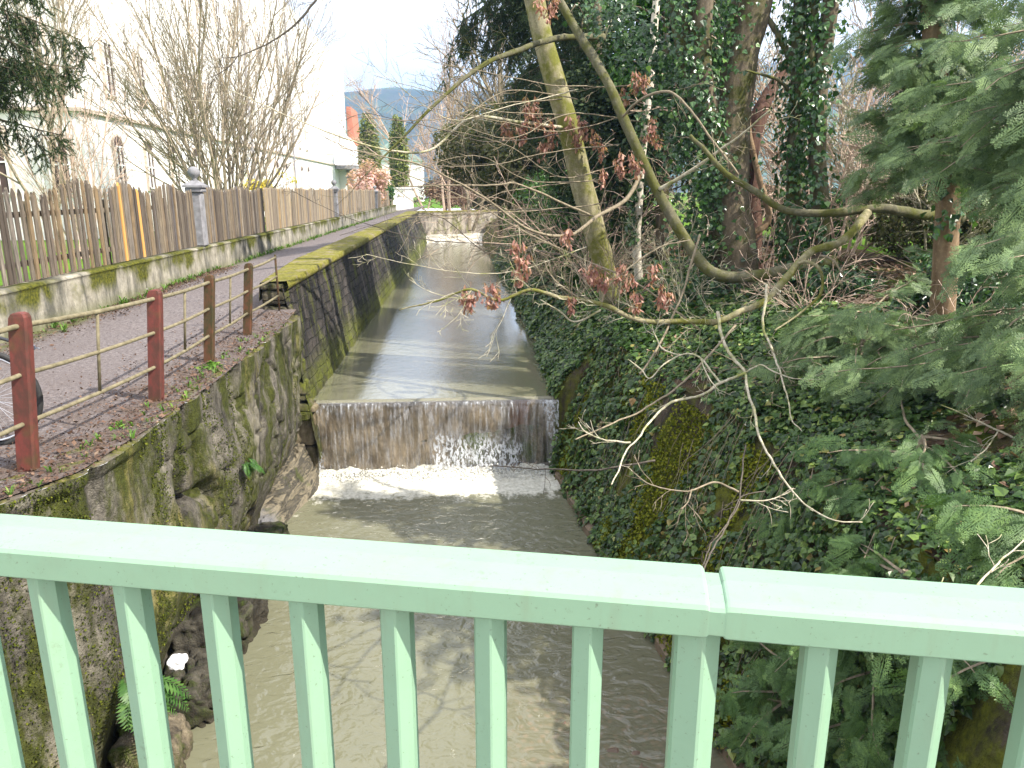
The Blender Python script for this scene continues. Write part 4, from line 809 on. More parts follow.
# G: long mossy bough with bare twigs in front of the bank
t = thing('fallen_bough', 'long mossy bough with pale bare twigs arching across the bank', 'branch', (4.4, 7.4, .9))
g = G(); P0 = line(g, [(960, 218, 8.0), (918, 214, 7.9), (880, 208, 7.8), (840, 212, 7.8), (800, 213, 7.9), (775, 206, 8.0), (752, 190, 8.1), (725, 172, 8.3), (705, 150, 8.5), (690, 135, 8.7)], .062, .022, 9, 60); g.build('bough', BK_B, t, True)
g = G(); P1 = line(g, [(868, 212, 7.75), (855, 228, 7.6), (838, 243, 7.5), (815, 250, 7.4), (800, 262, 7.3), (785, 280, 7.2), (765, 300, 7.1), (740, 312, 7.0), (715, 322, 7), (685, 322, 7), (655, 322, 7), (630, 318, 7), (605, 306, 7), (580, 300, 7), (560, 298, 7), (530, 290, 7), (500, 300, 7), (470, 290, 7), (440, 300, 7.1), (400, 310, 7.2)], .048, .006, 8, 110); g.build('branch', BK_A, t, True)
seg_ = [
 ([(718, 312, 7), (722, 340, 6.8), (733, 358, 6.7), (745, 373, 6.6), (748, 395, 6.5), (754, 412, 6.4), (760, 440, 6.3), (778, 470, 6.2), (800, 500, 6.1), (830, 518, 6), (862, 522, 6)], .017, .004, TWIG),
 ([(745, 373, 6.6), (720, 383, 6.5), (700, 396, 6.4), (672, 402, 6.3), (652, 420, 6.2), (637, 440, 6.1), (627, 450, 6.1), (620, 470, 6.05), (612, 486, 6)], .014, .004, TWIG),
 ([(630, 443, 6.1), (605, 440, 6.1), (585, 432, 6.1), (578, 422, 6.1)], .008, .003, TWIG),
 ([(720, 382, 6.5), (700, 358, 6.5), (683, 354, 6.5), (662, 365, 6.4), (650, 378, 6.4), (640, 368, 6.4), (628, 360, 6.4)], .010, .004, TWIG),
 ([(700, 358, 6.5), (708, 375, 6.4), (716, 388, 6.4)], .007, .004, TWIG),
 ([(680, 355, 6.6), (664, 350, 6.6), (655, 335, 6.6), (652, 325, 6.7)], .008, .004, TWIG),
 ([(766, 285, 7.1), (764, 310, 6.9), (763, 325, 6.8), (772, 350, 6.7), (780, 372, 6.6), (788, 400, 6.5), (792, 420, 6.5), (802, 430, 6.4)], .014, .004, TWIG),
 ([(746, 372, 6.6), (760, 365, 6.6), (775, 372, 6.5), (795, 378, 6.5), (830, 380, 6.4)], .008, .003, TWIG),
 ([(765, 490, 6.2), (745, 495, 6.2), (738, 500, 6.2), (730, 520, 6.1), (712, 545, 6.1), (700, 575, 6.0)], .004, .004, TWIGD),
 ([(745, 445, 6.3), (740, 490, 6.2), (738, 505, 6.2), (725, 530, 6.1), (708, 560, 6.05), (698, 590, 6)], .006, .005, TWIGD),
 ([(738, 492, 6.2), (715, 483, 6.2), (695, 490, 6.2), (680, 492, 6.2), (650, 485, 6.2), (630, 470, 6.2)], .008, .003, TWIGO),
 ([(692, 490, 6.2), (688, 502, 6.2), (680, 510, 6.2)], .006, .003, TWIGO),
 ([(740, 500, 6.2), (765, 500, 6.15), (790, 492, 6.1)], .007, .003, TWIG),
 ([(792, 268, 7.3), (805, 262, 7.2), (818, 268, 7.1), (822, 285, 7.1), (815, 300, 7.0), (790, 320, 6.9), (775, 330, 6.8)], .018, .008, BK_A),
 ([(820, 255, 7.3), (835, 262, 7.2), (850, 290, 7.1)], .012, .005, TWIGO),
 ([(700, 235, 7.4), (690, 270, 7.3), (680, 300, 7.2), (660, 345, 7), (640, 375, 6.9)], .012, .010, TWIGO),
 ([(735, 325, 6.9), (700, 365, 6.7), (660, 400, 6.5), (610, 425, 6.4), (575, 440, 6.3)], .012, .005, TWIGO),
 ([(580, 300, 7), (560, 285, 7), (548, 270, 7), (545, 262, 7)], .01, .004, TWIGO),
 ([(600, 306, 7), (610, 285, 7), (635, 262, 7), (665, 245, 7), (690, 240, 7)], .010, .005, TWIGO),
 ([(600, 310, 7), (575, 322, 7), (560, 312, 7), (540, 300, 7)], .012, .004, TWIG),
 ([(655, 462, 6.1), (600, 470, 6.3), (560, 470, 6.5), (520, 468, 6.8), (488, 465, 7.0)], .008, .004, TWIGD),
 ([(900, 640, 5.0), (960, 600, 5.2), (1000, 560, 5.4), (1024, 540, 5.5)], .006, .004, TWIG),
 ([(1040, 450, 5.8), (1000, 432, 5.8), (975, 420, 5.9), (940, 405, 6)], .010, .004, TWIG),
 ([(998, 432, 5.8), (985, 450, 5.8), (970, 462, 5.8)], .006, .003, TWIG),
]
for pts_, a_, b_, mt in seg_: g = G(); P = line(g, [(x_, y_, Y_-.0105*max(0, y_-330)) for x_, y_, Y_ in pts_], a_, b_, 6); twigs(g, P, 5, .22, .0022, 1, (2,), spread=.8); g.build('twig', mt, t, True)
for a_ in range(26, 96, 12):
    g = G(); twigs(g, P1[a_:a_+16], 7, .5, .0035, 2, (3, 3), spread=1.1); g.build('twig', TWIG if a_ % 24 else TWIGO, t)
g = G(); twigs(g, P0, 14, .5, .004, 1, (3,)); g.build('twig', TWIGO, t)
for p in [(463, 292, 7), (470, 288, 7), (489, 284, 7), (497, 286, 7), (519, 240, 7), (524, 252, 7), (518, 262, 7), (594, 262, 7), (604, 268, 7), (621, 262, 7), (628, 270, 7), (638, 290, 7), (662, 284, 7), (572, 295, 7), (668, 290, 7), (655, 265, 7), (590, 268, 7.1), (570, 224, 7)]: seeds(t, pt(*p)+RS.normal(0, .012, 3), 13, .19)
g = G(); line(g, [(518, 228, 7), (520, 250, 7), (516, 275, 7), (512, 292, 7)], .004, .003, 4); g.build('twig', TWIG, t)
# overhanging dark twigs at the upper left, from a tree behind the bridge's left end
t = thing('overhanging_branch', 'thin dark bare branches reaching in over the canal from the centre', 'branch', (-1, 8, 3))
for pts_, a_, b_ in [([(330, -20, 9), (298, 22, 9), (270, 42, 9), (240, 55, 9), (222, 58, 9)], .016, .004), ([(240, 52, 9), (225, 70, 9), (205, 80, 9)], .006, .003), ([(700, 430, 8.5), (640, 400, 8.6), (600, 380, 8.6)], .005, .004)][:2]: g = G(); P = line(g, pts_, a_, b_, 5); twigs(g, P, 6, .3, .003, 1, (2,)); g.build('twig', TWIGD, t)
t = thing('long_twig', 'long thin brown twig sweeping down leftwards over the upper canal', 'branch', (1, 8.5, 1))
g = G(); P = line(g, [(700, 330, 8), (640, 285, 8.2), (590, 262, 8.3), (530, 235, 8.4), (470, 200, 8.5), (420, 180, 8.6), (370, 160, 8.7), (320, 135, 8.8)], .013, .004, 5); twigs(g, P, 20, .5, .003, 1, (3,)); g.build('twig', TWIGO, t)
g = G(); P = line(g, [(560, 255, 8.4), (500, 245, 8.6), (430, 240, 8.8), (370, 225, 9), (330, 210, 9), (290, 190, 9)], .007, .003, 5); twigs(g, P, 12, .3, .0025, 1, (2,)); g.build('twig', TWIGD, t)

def twig_bush(label, base, n, H_, spread, mat, r0=.008, rm=.0025):
    t = thing('twiggy_shrub', label, 'shrub', tuple(base), 'small bare shrubs on the right bank'); g = G(); b = np.array(base, float)
    for i in range(n):
        a = random.uniform(0, 6.28); s = spread*random.uniform(.3, 1.2); branching(g, b+[RS.normal(0, .1), RS.normal(0, .1), -.05], (math.cos(a)*s, math.sin(a)*s, 1), H_*random.uniform(.6, 1.1), r0, 2, (6, 4), .14, .04, 0, .8, (4, 3, 3), 8, .5, None, .2, rm)
    g.build('stems', mat, t)
twig_bush('tangle of thin bare twigs at the foot of the leaning trunk', (2.5, 11.6, -.1), 14, 1.5, .9, TWIGO)
twig_bush('bare twig tangle between the leaning trunk and the ivy tree', (3.2, 10.6, .1), 14, 1.4, .9, TWIG)
twig_bush('sprawling bare twigs over the canal edge beyond the leaning trunk', (2.1, 13.6, -.2), 14, 1.7, 1.1, TWIGO)
twig_bush('thin reddish twigs below the twin trunks', (4.2, 8.6, .1), 12, 1.3, 1.0, TWIGB)
twig_bush('dry twigs poking from the ivy above the handrail', (3.1, 7.0, -.3), 9, .9, 1.0, TWIGO)
twig_bush('dry twigs beside the tan trunk', (4.4, 6.4, -.1), 12, 1.2, .9, TWIGB)

twig_bush('pale twigs arching over the far water beside the laurel', (1.9, 18.0, -.2), 16, 2.4, 1.2, TWIGO, .012, .004)
twig_bush('fine brown twigs in front of the dark yew', (2.6, 14.6, .0), 18, 3.0, .8, TWIGB, .012, .0035)
twig_bush('fine upright twigs between the ivy tree and the twin trunks', (4.9, 12.0, .2), 14, 3.2, .5, TWIGB, .012, .0035)
t = thing('trailing_twigs', 'bundle of long thin twigs reaching left over the water at eye height', 'branch', (2, 10, 2))
for k in range(16):
    y0 = random.uniform(60, 250); x0 = random.uniform(560, 640); g = G(); P = line(g, [(x0, y0, 11), (x0-70, y0+random.uniform(-10, 25), 10.6), (x0-130, y0+random.uniform(-25, 35), 10.2), (x0-190-random.uniform(0, 40), y0+random.uniform(-40, 40), 9.8)], .009, .003, 4); twigs(g, P, 9, .5, .0028, 1, (3,)); g.build('twig', random.choice([TWIG, TWIGO, TWIGD, TWIGO]), t)

# ------------------------------------------------------------------ thuja foliage
def spray_template(n1=9, n2=5, seed=1):
    rs = np.random.RandomState(seed); V = []; Q = []
    def rh(a, b, w): 
        a = np.array(a); b = np.array(b); d = b-a; s = np.array([-d[1], d[0], 0]); s = s/(np.linalg.norm(s)+1e-9)*w; k = len(V); V.extend([a, a+d*.45+s, b, a+d*.45-s]); Q.append((k, k+3, k+2, k+1))
    rh((0, 0, 0), (0, 1, -.1), .013)
    for i in range(n1):
        y = .06+.88*i/n1
        for sg in (-1, 1):
            L = .42*(1-.75*(i/n1)**1.3)*rs.uniform(.8, 1.1)*(.6+.4*min(1, i/2.)); a = rs.uniform(.75, 1.0); d = np.array([sg*math.sin(a), math.cos(a), 0]); p0 = np.array([0, y, -.1*y*y]); p1 = p0+d*L+[0, 0, -.06]; rh(p0, p1, .013)
            for j in range(n2):
                q = p0+(p1-p0)*(.2+.75*j/n2); l2 = L*.38*(1-.6*j/n2)
                for s2 in (-1, 1):
                    a2 = math.atan2(d[0], d[1])+s2*.75; rh(q, q+np.array([math.sin(a2), math.cos(a2), -.1])*l2, .015)
    return np.array(V), np.array(Q)
SP1 = spray_template(10, 3, 1); SP2 = spray_template(5, 3, 2)
def thuja_limbs(g, base, axis_top, limbs, per, size, T, zlo, zhi, lr=(1.2, 2.0), azf=None, skip=None, droop=.25):
    """limbs from a trunk carrying flat hanging sprays; returns spray mesh"""
    pos, fw, up = [], [], []
    for i in range(limbs):
        h = random.uniform(zlo, zhi); s = (h-base[2])/(axis_top[2]-base[2]); p = np.array(base)+(np.array(axis_top)-np.array(base))*s
        az = azf() if azf else random.uniform(0, 6.28); d = np.array([math.cos(az), math.sin(az), random.uniform(-.1, .35)]); L = random.uniform(*lr)*(1.1-.5*max(0, s))
        P = walk(p, d, L, 12, .09, .035)
        if skip and skip(P): continue
        g.tube(P, np.linspace(.014, .003, 12), 4)
        for j in range(per):
            u = random.uniform(.25, 1)**.8; k = min(int(u*11), 10); q = P[k]+(P[k+1]-P[k])*random.random(); T_ = norm(P[k+1]-P[k]); sd_ = np.cross(T_, (0, 0, 1)); sg = random.choice((-1, 1))
            f = norm(T_*random.uniform(.3, 1.2)+sd_*sg*random.uniform(.2, 1.0)+np.array([0, 0, -random.uniform(.0, droop*2.4)])); pos.append(q+RS.normal(0, .04, 3)); fw.append(f); up.append(np.array([RS.normal(0, .55)-.35, RS.normal(0, .55)-.8, .6]))
    n = len(pos); return inst(T[0], T[1], np.array(pos), frames(np.array(fw), np.array(up)), RS.uniform(size*.6, size*1.3, n)) if n else None
# H: thuja with visible bare trunk
t = thing('thuja_tree', 'tall thuja with a bare tan lower trunk at the right of the bank', 'tree', (4.75, 6.85, -.1))
g = G(); PH, rH = trunk(g, [pt(940, 400, 6.9), pt(942, 340, 6.9), pt(945, 260, 6.9), pt(948, 180, 6.9), pt(938, 90, 6.9), pt(932, 0, 6.9), pt(928, -120, 6.9)], .125, .085, 40, 14); g.build('trunk', BK_T, t, True)
V, q = trunk_ivy(PH, rH, 260, 1.3, 6, None, (.05, .09), .12, -.1); mesh('ivy', V, q, IVYD, t)
def skipH(P): return (np.abs(P[:, 2]-.9) < .95).any() and (P[-1, 1] < 7.3)
g = G(); V = thuja_limbs(g, PH[0], PH[-1], 84, 20, .25, SP1, 1.7, 4.1, (.35, .95), skip=skipH); g.build('limbs', TWIGO, t); mesh('foliage', *V, THUJA, t)
# I: near thuja, trunk off the right edge of the picture
t = thing('thuja_tree', 'nearest thuja whose drooping sprays fill the lower right', 'tree', (4.6, 4.6, -.2))
g = G(); PI_, rI = trunk(g, [(4.7, 5.0, -.2), (4.7, 5.0, 1.2), (4.75, 5.05, 2.8), (4.8, 5.1, 5)], .16, .09, 24, 14); g.build('trunk', BK_T, t, True)
def skipI(P): k = P[:, 0]/P[:, 1]; return ((k > .58) & (k < .70) & (P[:, 2] > .7) & (P[:, 2] < 1.7)).any()
azl = lambda: math.pi+random.uniform(-1.0, .75)
g = G(); V = thuja_limbs(g, PI_[0], PI_[-1], 125, 20, .26, SP1, -.1, 2.9, (.9, 2.0), azl, skip=skipI, droop=.3); g.build('limbs', TWIGO, t); mesh('foliage', *V, THUJA, t)
# low sprays growing on the bank, in front of the ivy
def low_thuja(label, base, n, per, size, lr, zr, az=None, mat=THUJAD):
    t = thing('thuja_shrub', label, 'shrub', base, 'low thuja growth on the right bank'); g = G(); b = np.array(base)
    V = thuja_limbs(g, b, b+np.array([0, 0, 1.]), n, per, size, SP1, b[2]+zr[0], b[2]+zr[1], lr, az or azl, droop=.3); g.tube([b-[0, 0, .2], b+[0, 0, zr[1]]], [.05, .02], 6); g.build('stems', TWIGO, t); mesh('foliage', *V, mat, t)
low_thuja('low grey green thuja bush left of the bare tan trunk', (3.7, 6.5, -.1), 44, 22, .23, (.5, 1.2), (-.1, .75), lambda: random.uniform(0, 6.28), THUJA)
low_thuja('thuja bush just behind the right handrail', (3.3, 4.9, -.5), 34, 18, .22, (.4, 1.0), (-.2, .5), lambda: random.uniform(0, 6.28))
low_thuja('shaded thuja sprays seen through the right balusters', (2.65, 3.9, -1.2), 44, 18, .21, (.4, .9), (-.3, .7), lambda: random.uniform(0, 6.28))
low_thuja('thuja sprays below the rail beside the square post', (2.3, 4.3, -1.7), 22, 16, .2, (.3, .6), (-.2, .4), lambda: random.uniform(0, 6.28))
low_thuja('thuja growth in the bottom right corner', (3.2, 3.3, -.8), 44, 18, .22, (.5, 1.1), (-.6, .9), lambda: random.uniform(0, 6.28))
# upper right canopy and dark evergreen behind it
t = thing('thuja_tree', 'dark thuja behind the bare tan trunk at the right edge', 'tree', (7.2, 8.6, .3))
g = G(); PJ, rJ = trunk(g, [(7.0, 8.6, .2), (7.0, 8.6, 2), (7.0, 8.6, 4), (7.1, 8.6, 7)], .15, .09, 20, 12); g.build('trunk', BK_D, t, True); g = G(); V = thuja_limbs(g, PJ[0], PJ[-1], 100, 26, .24, SP1, .4, 4.9, (.7, 1.4)); g.build('limbs', TWIGO, t); mesh('foliage', *V, THUJA, t)

# ------------------------------------------------------------------ conifers with drooping twigs (spruce)
def needle_twig(n=40, seed=3):
    rs = np.random.RandomState(seed); V = []; Q = []
    for i in range(n):
        y = i/n; a = rs.uniform(0, 6.28); d = np.array([math.cos(a)*.55, .55, math.sin(a)*.55])*.22; p = np.array([0, y, 0]); s = np.cross(d, (0, 1, .3)); s = s/np.linalg.norm(s)*.026; k = len(V); V += [p-s, p+d*.9-s*.3, p+d, p+s]; Q.append((k, k+1, k+2, k+3))
    k = len(V); V += [(-.012, 0, 0), (.012, 0, 0), (.006, 1, 0), (-.006, 1, 0)]; Q.append((k, k+1, k+2, k+3)); return np.array(V, float), np.array(Q)
NT = needle_twig()
def spruce_limb(gw, acc, p, d, L, hang=.5, dens=16, tw=.3, r=.03, droop=.05):
    P = walk(p, d, L, 14, .05, droop); gw.tube(P, np.linspace(r, r*.2, 14), 5)
    for j in range(int(L*dens)):
        u = random.uniform(.12, 1); k = min(int(u*13), 12); q = P[k]+(P[k+1]-P[k])*random.random(); T_ = norm(P[k+1]-P[k]); sd_ = np.cross(T_, (0, 0, 1))*random.choice((-1, 1)); dd = norm(T_*random.uniform(.1, .8)+sd_*random.uniform(.2, .9)+[0, 0, -random.uniform(.2, 1.2)]); l = hang*random.uniform(.4, 1.2)
        S = walk(q, dd, l, 6, .08, .25); gw.tube(S, np.linspace(.006, .002, 6), 3)
        for m_ in range(int(7*l/.5)+3):
            kk = random.randrange(0, 5); qq = S[kk]+(S[kk+1]-S[kk])*random.random(); f = norm(S[kk+1]-S[kk]+RS.normal(0, .35, 3)+[0, 0, -.3]); acc.append((qq, f, tw*random.uniform(.5, 1.1)))
def spruce_mesh(acc): P = np.array([a[0] for a in acc]); f = np.array([a[1] for a in acc]); s = np.array([a[2] for a in acc]); return inst(NT[0], NT[1], P, frames(f, RS.normal(0, 1, (len(P), 3))), s)
# top left spruce, trunk outside the picture
t = thing('spruce_tree', 'spruce with dark drooping twigs hanging in at the top left corner', 'tree', (-8.2, 9.2, .2))
g = G(); g.tube(smooth([(-8.6, 9.8, .1), (-8.6, 9.8, 4), (-8.6, 9.8, 9)], 12), np.linspace(.25, .12, 12), 12); g.build('trunk', BK_D, t, True)
gw = G(); acc = []
for a, b, hg in [((-8.5, 9.8, 4.6), pt(35, 20, 10), .5), ((-8.5, 9.8, 4.0), pt(45, 45, 10.3), .5), ((-8.5, 9.8, 3.9), pt(30, 62, 9.6), .55), ((-8.5, 9.8, 3.5), pt(40, 85, 9.8), .45), ((-8.5, 9.8, 4.9), pt(60, -25, 9.8), .45), ((-8.5, 9.8, 5.2), pt(15, -5, 9), .6), ((-8.5, 9.8, 3.9), pt(70, 70, 10), .25), ((-8.5, 9.8, 4.4), pt(10, 30, 9.4), .6), ((-8.5, 9.8, 3.6), pt(8, 60, 9.4), .45), ((-8.5, 9.8, 5.6), pt(90, -45, 10), .4)]:
    a = np.array(a)-[0, 0, .45]; b = b-np.array([.08, 0, .22]); v = b-a; spruce_limb(gw, acc, a, v+np.array([0, 0, .25]), np.linalg.norm(v)*1.03, hg, 26, .20, .03, .012)
gw.build('limbs', BK_D, t); mesh('foliage', *spruce_mesh(acc), SPRUCE, t)
# top centre: spruce over the canal
t = thing('spruce_tree', 'dark spruce with hanging curtains of twigs behind the leaning trunk', 'tree', (3.2, 17.5, .3))
g = G(); g.tube(smooth([(3.0, 17.5, .1), (3.0, 17.5, 5), (2.9, 17.5, 12)], 12), np.linspace(.28, .12, 12), 12); g.build('trunk', BK_D, t, True)
gw = G(); acc = []
for i in range(36):
    z = random.uniform(3.0, 8); az = math.pi+random.uniform(-1.25, 1.1); L = random.uniform(1.8, 3.5)*(1 if z > 4 else .7); spruce_limb(gw, acc, (3.0, 17.5, z), (math.cos(az), math.sin(az), .12), L, .85, 11, .30, .035, .05)
gw.build('limbs', BK_D, t); mesh('foliage', *spruce_mesh(acc), SPRUCE, t)
# yew / dark evergreen masses behind the two box elders
def crown(label, name, base, R_, H_, tr, n, size, mat, cat='tree', gaps=.0, per=1, low=.1, grp=None, br=True, z0=0, freq=1.1, bk=BK_D):
    t = thing(name, label, cat, tuple(base), grp); b = np.array(base, float); g = G()
    g.tube(walk(b-[0, 0, .1], (0, 0, 1), H_*.85, 8, .04), np.linspace(tr, tr*.3, 8), 8)
    for i in range(26):
        z = H_*random.uniform(max(low, .1), .85); a = random.uniform(0, 6.28); g.tube(walk(b+[0, 0, z], (math.cos(a), math.sin(a), random.uniform(.1, .6)), R_[0]*random.uniform(.5, .95), 7, .12), np.linspace(tr*.25, .006, 7), 4)
    g.build('trunk', bk, t)
    N = n*3; P = RS.normal(0, 1, (N, 3)); P = norm(P)*(RS.rand(N, 1)**.45); P = P*[R_[0], R_[1], H_/2*(1-low)]+[0, 0, H_*(.5+low/2)]+b; cl = fbm(P, 4, freq); r = np.linalg.norm((P-b-[0, 0, H_*(.5+low/2)])/[R_[0], R_[1], H_/2], axis=1)
    k = (cl > gaps+.35*(r-.6)); P = P[k][:n]; c = P-b-[0, 0, H_*.5]; V, q = leaves(P, norm(c)*.7+[0, 0, .7], RS.uniform(size*.6, size*1.4, len(P)), .6, .7, LFT, LFQ, 1.1); mesh('foliage', V, q, mat, t); return t
crown('dark evergreen bush overhanging the water on the right bank', 'evergreen_bush', (2.75, 15.8, -.5), (1.15, 1.4), 2.4, .06, 14000, .09, BROAD, 'bush', -.15)
crown('bright leafy laurel bush at the right water edge upstream', 'evergreen_bush', (2.6, 21, -.7), (1.4, 2.0), 3.0, .06, 14000, .12, BROAD, 'bush', -.15)
crown('dark yew behind the leaning trunk', 'yew_tree', (3.6, 15.2, .1), (2.0, 1.6), 4.6, .14, 22000, .10, SPRUCE, 'tree', -.02)
crown('dark yew crown high behind the curved box elder', 'yew_tree', (3.9, 14.2, .4), (1.7, 1.5), 7.0, .14, 22000, .11, BROAD, 'tree', .05, low=.35)
crown('olive brown juniper overhanging the canal far upstream', 'juniper', (1.6, 28, .2), (2.5, 2.5), 4.6, .1, 15000, .14, OLIVE, 'tree', -.12, low=.3)
crown('drooping olive green juniper boughs hanging low over the upper canal', 'juniper', (2.3, 24.5, .8), (1.8, 1.6), 2.7, .05, 12000, .12, OLIVE, 'tree', -.1)
crown('dull green conifer beyond the laurel', 'yew_tree', (4.3, 24, .2), (2.6, 2.4), 8.5, .15, 16000, .16, SPRUCE, 'tree', .0)
crown('low dark evergreen hedge bush right of the slim ivy trunks', 'evergreen_bush', (8.3, 11.5, .3), (2.0, 1.3), 1.9, .05, 15000, .075, OLIVE, 'bush', -.1)
crown('sunlit light green bush behind the hollow snag', 'evergreen_bush', (7.2, 16, .3), (1.6, 1.2), 1.6, .05, 8000, .10, BROAD, 'bush', -.1)
crown('shaded ivy bush at the foot of the twin trunks', 'evergreen_bush', (5.0, 9.6, -.1), (1.1, .8), 1.0, .04, 9000, .07, IVYD, 'bush', -.1)
crown('shaded ivy bush at the foot of the tan trunk', 'evergreen_bush', (5.6, 7.8, -.1), (1.5, .8), 1.2, .04, 11000, .065, IVYD, 'bush', -.1)

SHRUBK = bark_mat('grey_tan_shrub_bark', (.20, .165, .12), (.38, .32, .24), (.2, .19, .08), .2, 30, .2)
# ------------------------------------------------------------------ bare trees and brush
def bare(name, label, base, stems, H_, spread, mat, r0=.03, kids=(9, 5, 3), depth=3, grp=None, cat='tree', lean=(0, 0), wig=.07, up=.05, ks=(5, 4, 3, 3), rmin=.004, shrink=.5, main=None):
    t = thing(name, label, cat, tuple(base), grp); g = G(); b = np.array(base, float)
    for i in range(stems):
        a = 2*math.pi*(i+random.random())/stems; s = spread*random.uniform(.25, 1.1); d = norm(np.array([math.cos(a)*s+lean[0], math.sin(a)*s+lean[1], 1])); branching(g, b+[math.cos(a)*r0*2, math.sin(a)*r0*2, -.1], d, H_*random.uniform(.75, 1.1), r0*random.uniform(.7, 1.1), depth, kids, wig, 0, up, .6, ks, 9, shrink, None, .2, rmin)
    g.build('branches' if stems > 3 else 'trunk', mat, t); return t
bare('bare_shrub', 'large fan shaped bare multi stemmed shrub behind the fence by the stone gatepost', (-7.6, 26, .1), 26, 7.8, .72, SHRUBK, .055, (10, 7, 3), 3, wig=.06, up=.05, shrink=.50, rmin=.0045)
bare('bare_shrub', 'smaller bare shrub behind the open paling fence', (-9, 19, .1), 7, 3.8, .5, TWIGB, .03, (8, 5, 3), 3, rmin=.005)
bare('bare_tree', 'bare reddish twigged tree reaching over the facade at the upper left', (-10.5, 21, .1), 4, 8.5, .35, SHRUBK, .045, (11, 7, 4), 3, wig=.09, rmin=.006, shrink=.5)
for k, (x, y, s_, H_, lb) in enumerate([(6.6, 12.8, 9, 4.6, 'dense tan brush just behind the hollow snag'), (8.2, 14.8, 10, 3.7, 'dense tan brush right of the twin ivy trunks'), (9.6, 13, 9, 3.8, 'brown brush near the right edge behind the thuja'), (6.0, 17.5, 8, 6.5, 'tall pale brush behind the snag'), (10.5, 18, 8, 4.0, 'pale bare brush below the blue hill at right'), (7.4, 11.2, 7, 2.6, 'low twiggy brush behind the mossy bough'), (12.5, 16, 8, 4.2, 'outermost bare brush at the right')]):
    bare('bare_brush', lb, (x, y, .3), s_, H_, .55, TWIGB if k % 2 == 0 else TWIG, .028, (10, 7, 4), 3, 'bare brush behind the right bank', 'brush', wig=.13, up=-.01, rmin=.006, shrink=.5)
for k, (x, y, H_, lb, mt) in enumerate([(-.6, 52, 11, 'bare tree standing past the far bend of the canal', TWIGB), (2.6, 44, 11, 'bare tree on the right bank far upstream', TWIGO), (3.5, 33, 9.5, 'bare tree beyond the dull conifer', TWIGO), (-3.0, 75, 12, 'distant bare tree between the column thujas and the canal', TWIGB), (.5, 34, 7, 'bare shrubby tree leaning over the far water', TWIGO)]):
    bare('bare_tree', lb, (x, y, .1), 2, H_, .3, mt, .11, (12, 8, 5), 3, 'bare trees upstream', wig=.09, rmin=.010 if y > 40 else .007, shrink=.5)
# far bushes
crown('brown and green bushes at the canal bend', 'far_bush', (1.5, 60, 0), (3.0, 2), 4.0, .1, 7000, .25, OLIVE, 'bush', -.1)
crown('column thuja with a rounded top, the wider of the two', 'column_thuja', (-8.5, 78, 0), (1.1, 1.1), 9.4, .1, 9000, .26, TALLTH, 'tree', -.6, low=0, grp='column thujas beyond the fence')
crown('slimmer column thuja right of the other', 'column_thuja', (-5.1, 70.5, 0), (.85, .8), 8.4, .1, 9000, .24, TALLTH, 'tree', -.6, low=0, grp='column thujas beyond the fence')
crown('yellow flowering forsythia behind the fence', 'forsythia', (-7.9, 33, .1), (1.5, 1.2), 2.6, .04, 5000, .12, YELL, 'bush', .05)
crown('pink blossoming cherry tree above the far fence', 'cherry_tree', (-6.2, 56, .1), (1.6, 1.4), 3.9, .08, 4800, .2, PINK, 'tree', .0, low=.15)
crown('small round green shrub on top of the far fence', 'evergreen_bush', (-5.9, 63, .1), (.9, .9), 3.2, .05, 2600, .2, BROAD, 'bush', -.2)

# ------------------------------------------------------------------ buildings
t = thing('large_building', 'long white rendered building with arched ground floor windows behind the fence', 'building', (-12.3, 24, 0))
g = G(); g.box((-19.3, 58.55, 7.6), (14, 63.1, 15.2)); g.build('wall', WHITEW, t)
g = G(); g.box((-25, 30.26, 7.58), (25.2, 6.6, 15.16)); g.build('wall', WHITEW, t)
g = G(); g.box((-12.24, 58.5, 4.3), (.14, 63.3, .12)); g.box((-25, 26.9, 4.3), (25.34, .14, .12)); g.build('cornice', TRIM, t)
g = G(); g.prism([(-6.8, 0), (6.8, 0), (0, 3)], [((-19.3, 28, 15.21), (1, 0, 0), (0, 0, 1)), ((-19.3, 89, 15.21), (1, 0, 0), (0, 0, 1))]); g.build('roof', TILE, t)
def window(face, c, w_, h_, arch):
    """face 'x' looks toward +x, 'y' toward -y; c on the wall plane, bottom centre"""
    A_ = np.array((0, 1, 0.)) if face == 'x' else np.array((1., 0, 0)); O = np.array((1., 0, 0)) if face == 'x' else np.array((0, -1., 0)); c = np.array(c, float)
    o = [(-w_/2, 0), (w_/2, 0), (w_/2, h_)]
    if arch: o += [(w_/2*math.cos(a), h_+w_/2*math.sin(a)) for a in np.linspace(.25, math.pi-.25, 7)]
    o += [(-w_/2, h_)]
    P = lambda q, d: [c+A_*a+np.array((0, 0, 1.))*b+O*d for a, b in q]
    big = [(a*1.18, b+(.07 if b > .1 else -.08)) for a, b in o]; n = len(o)
    g = G(); g.add(P(big, .0)+P(big, .07), [[(i) for i in range(n, 2*n)]]+[[i, (i+1) % n, n+(i+1) % n, n+i] for i in range(n)]); fr = g.build('window', TRIM, t)
    g = G(); g.add(P(o, .08), [list(range(n))]); pn = g.build('pane', GLASS, fr)
    g = G(); 
    for a in (-w_/2+.03, 0, w_/2-.03): q = c+A_*a+np.array((0, 0, h_/2))+O*.1; g.box(q, (.05, .06, h_) if face == 'x' else (.06, .05, h_))
    for b in (.03, h_*.55, h_-.03): q = c+np.array((0, 0, b))+O*.1; g.box(q, (.045, w_, .05) if face == 'x' else (w_, .045, .05))
    g.build('frame', WHITEW, fr)
for k in range(14):
    y = 29.5+k*2.8
    window('x', (-12.3, y, 1.8), .7, 1.5, True); window('x', (-12.3, y, 5.0), .72, 1.8, False)
    if k > 3: window('x', (-12.3, y, 9.6), .8, 1.7, False)
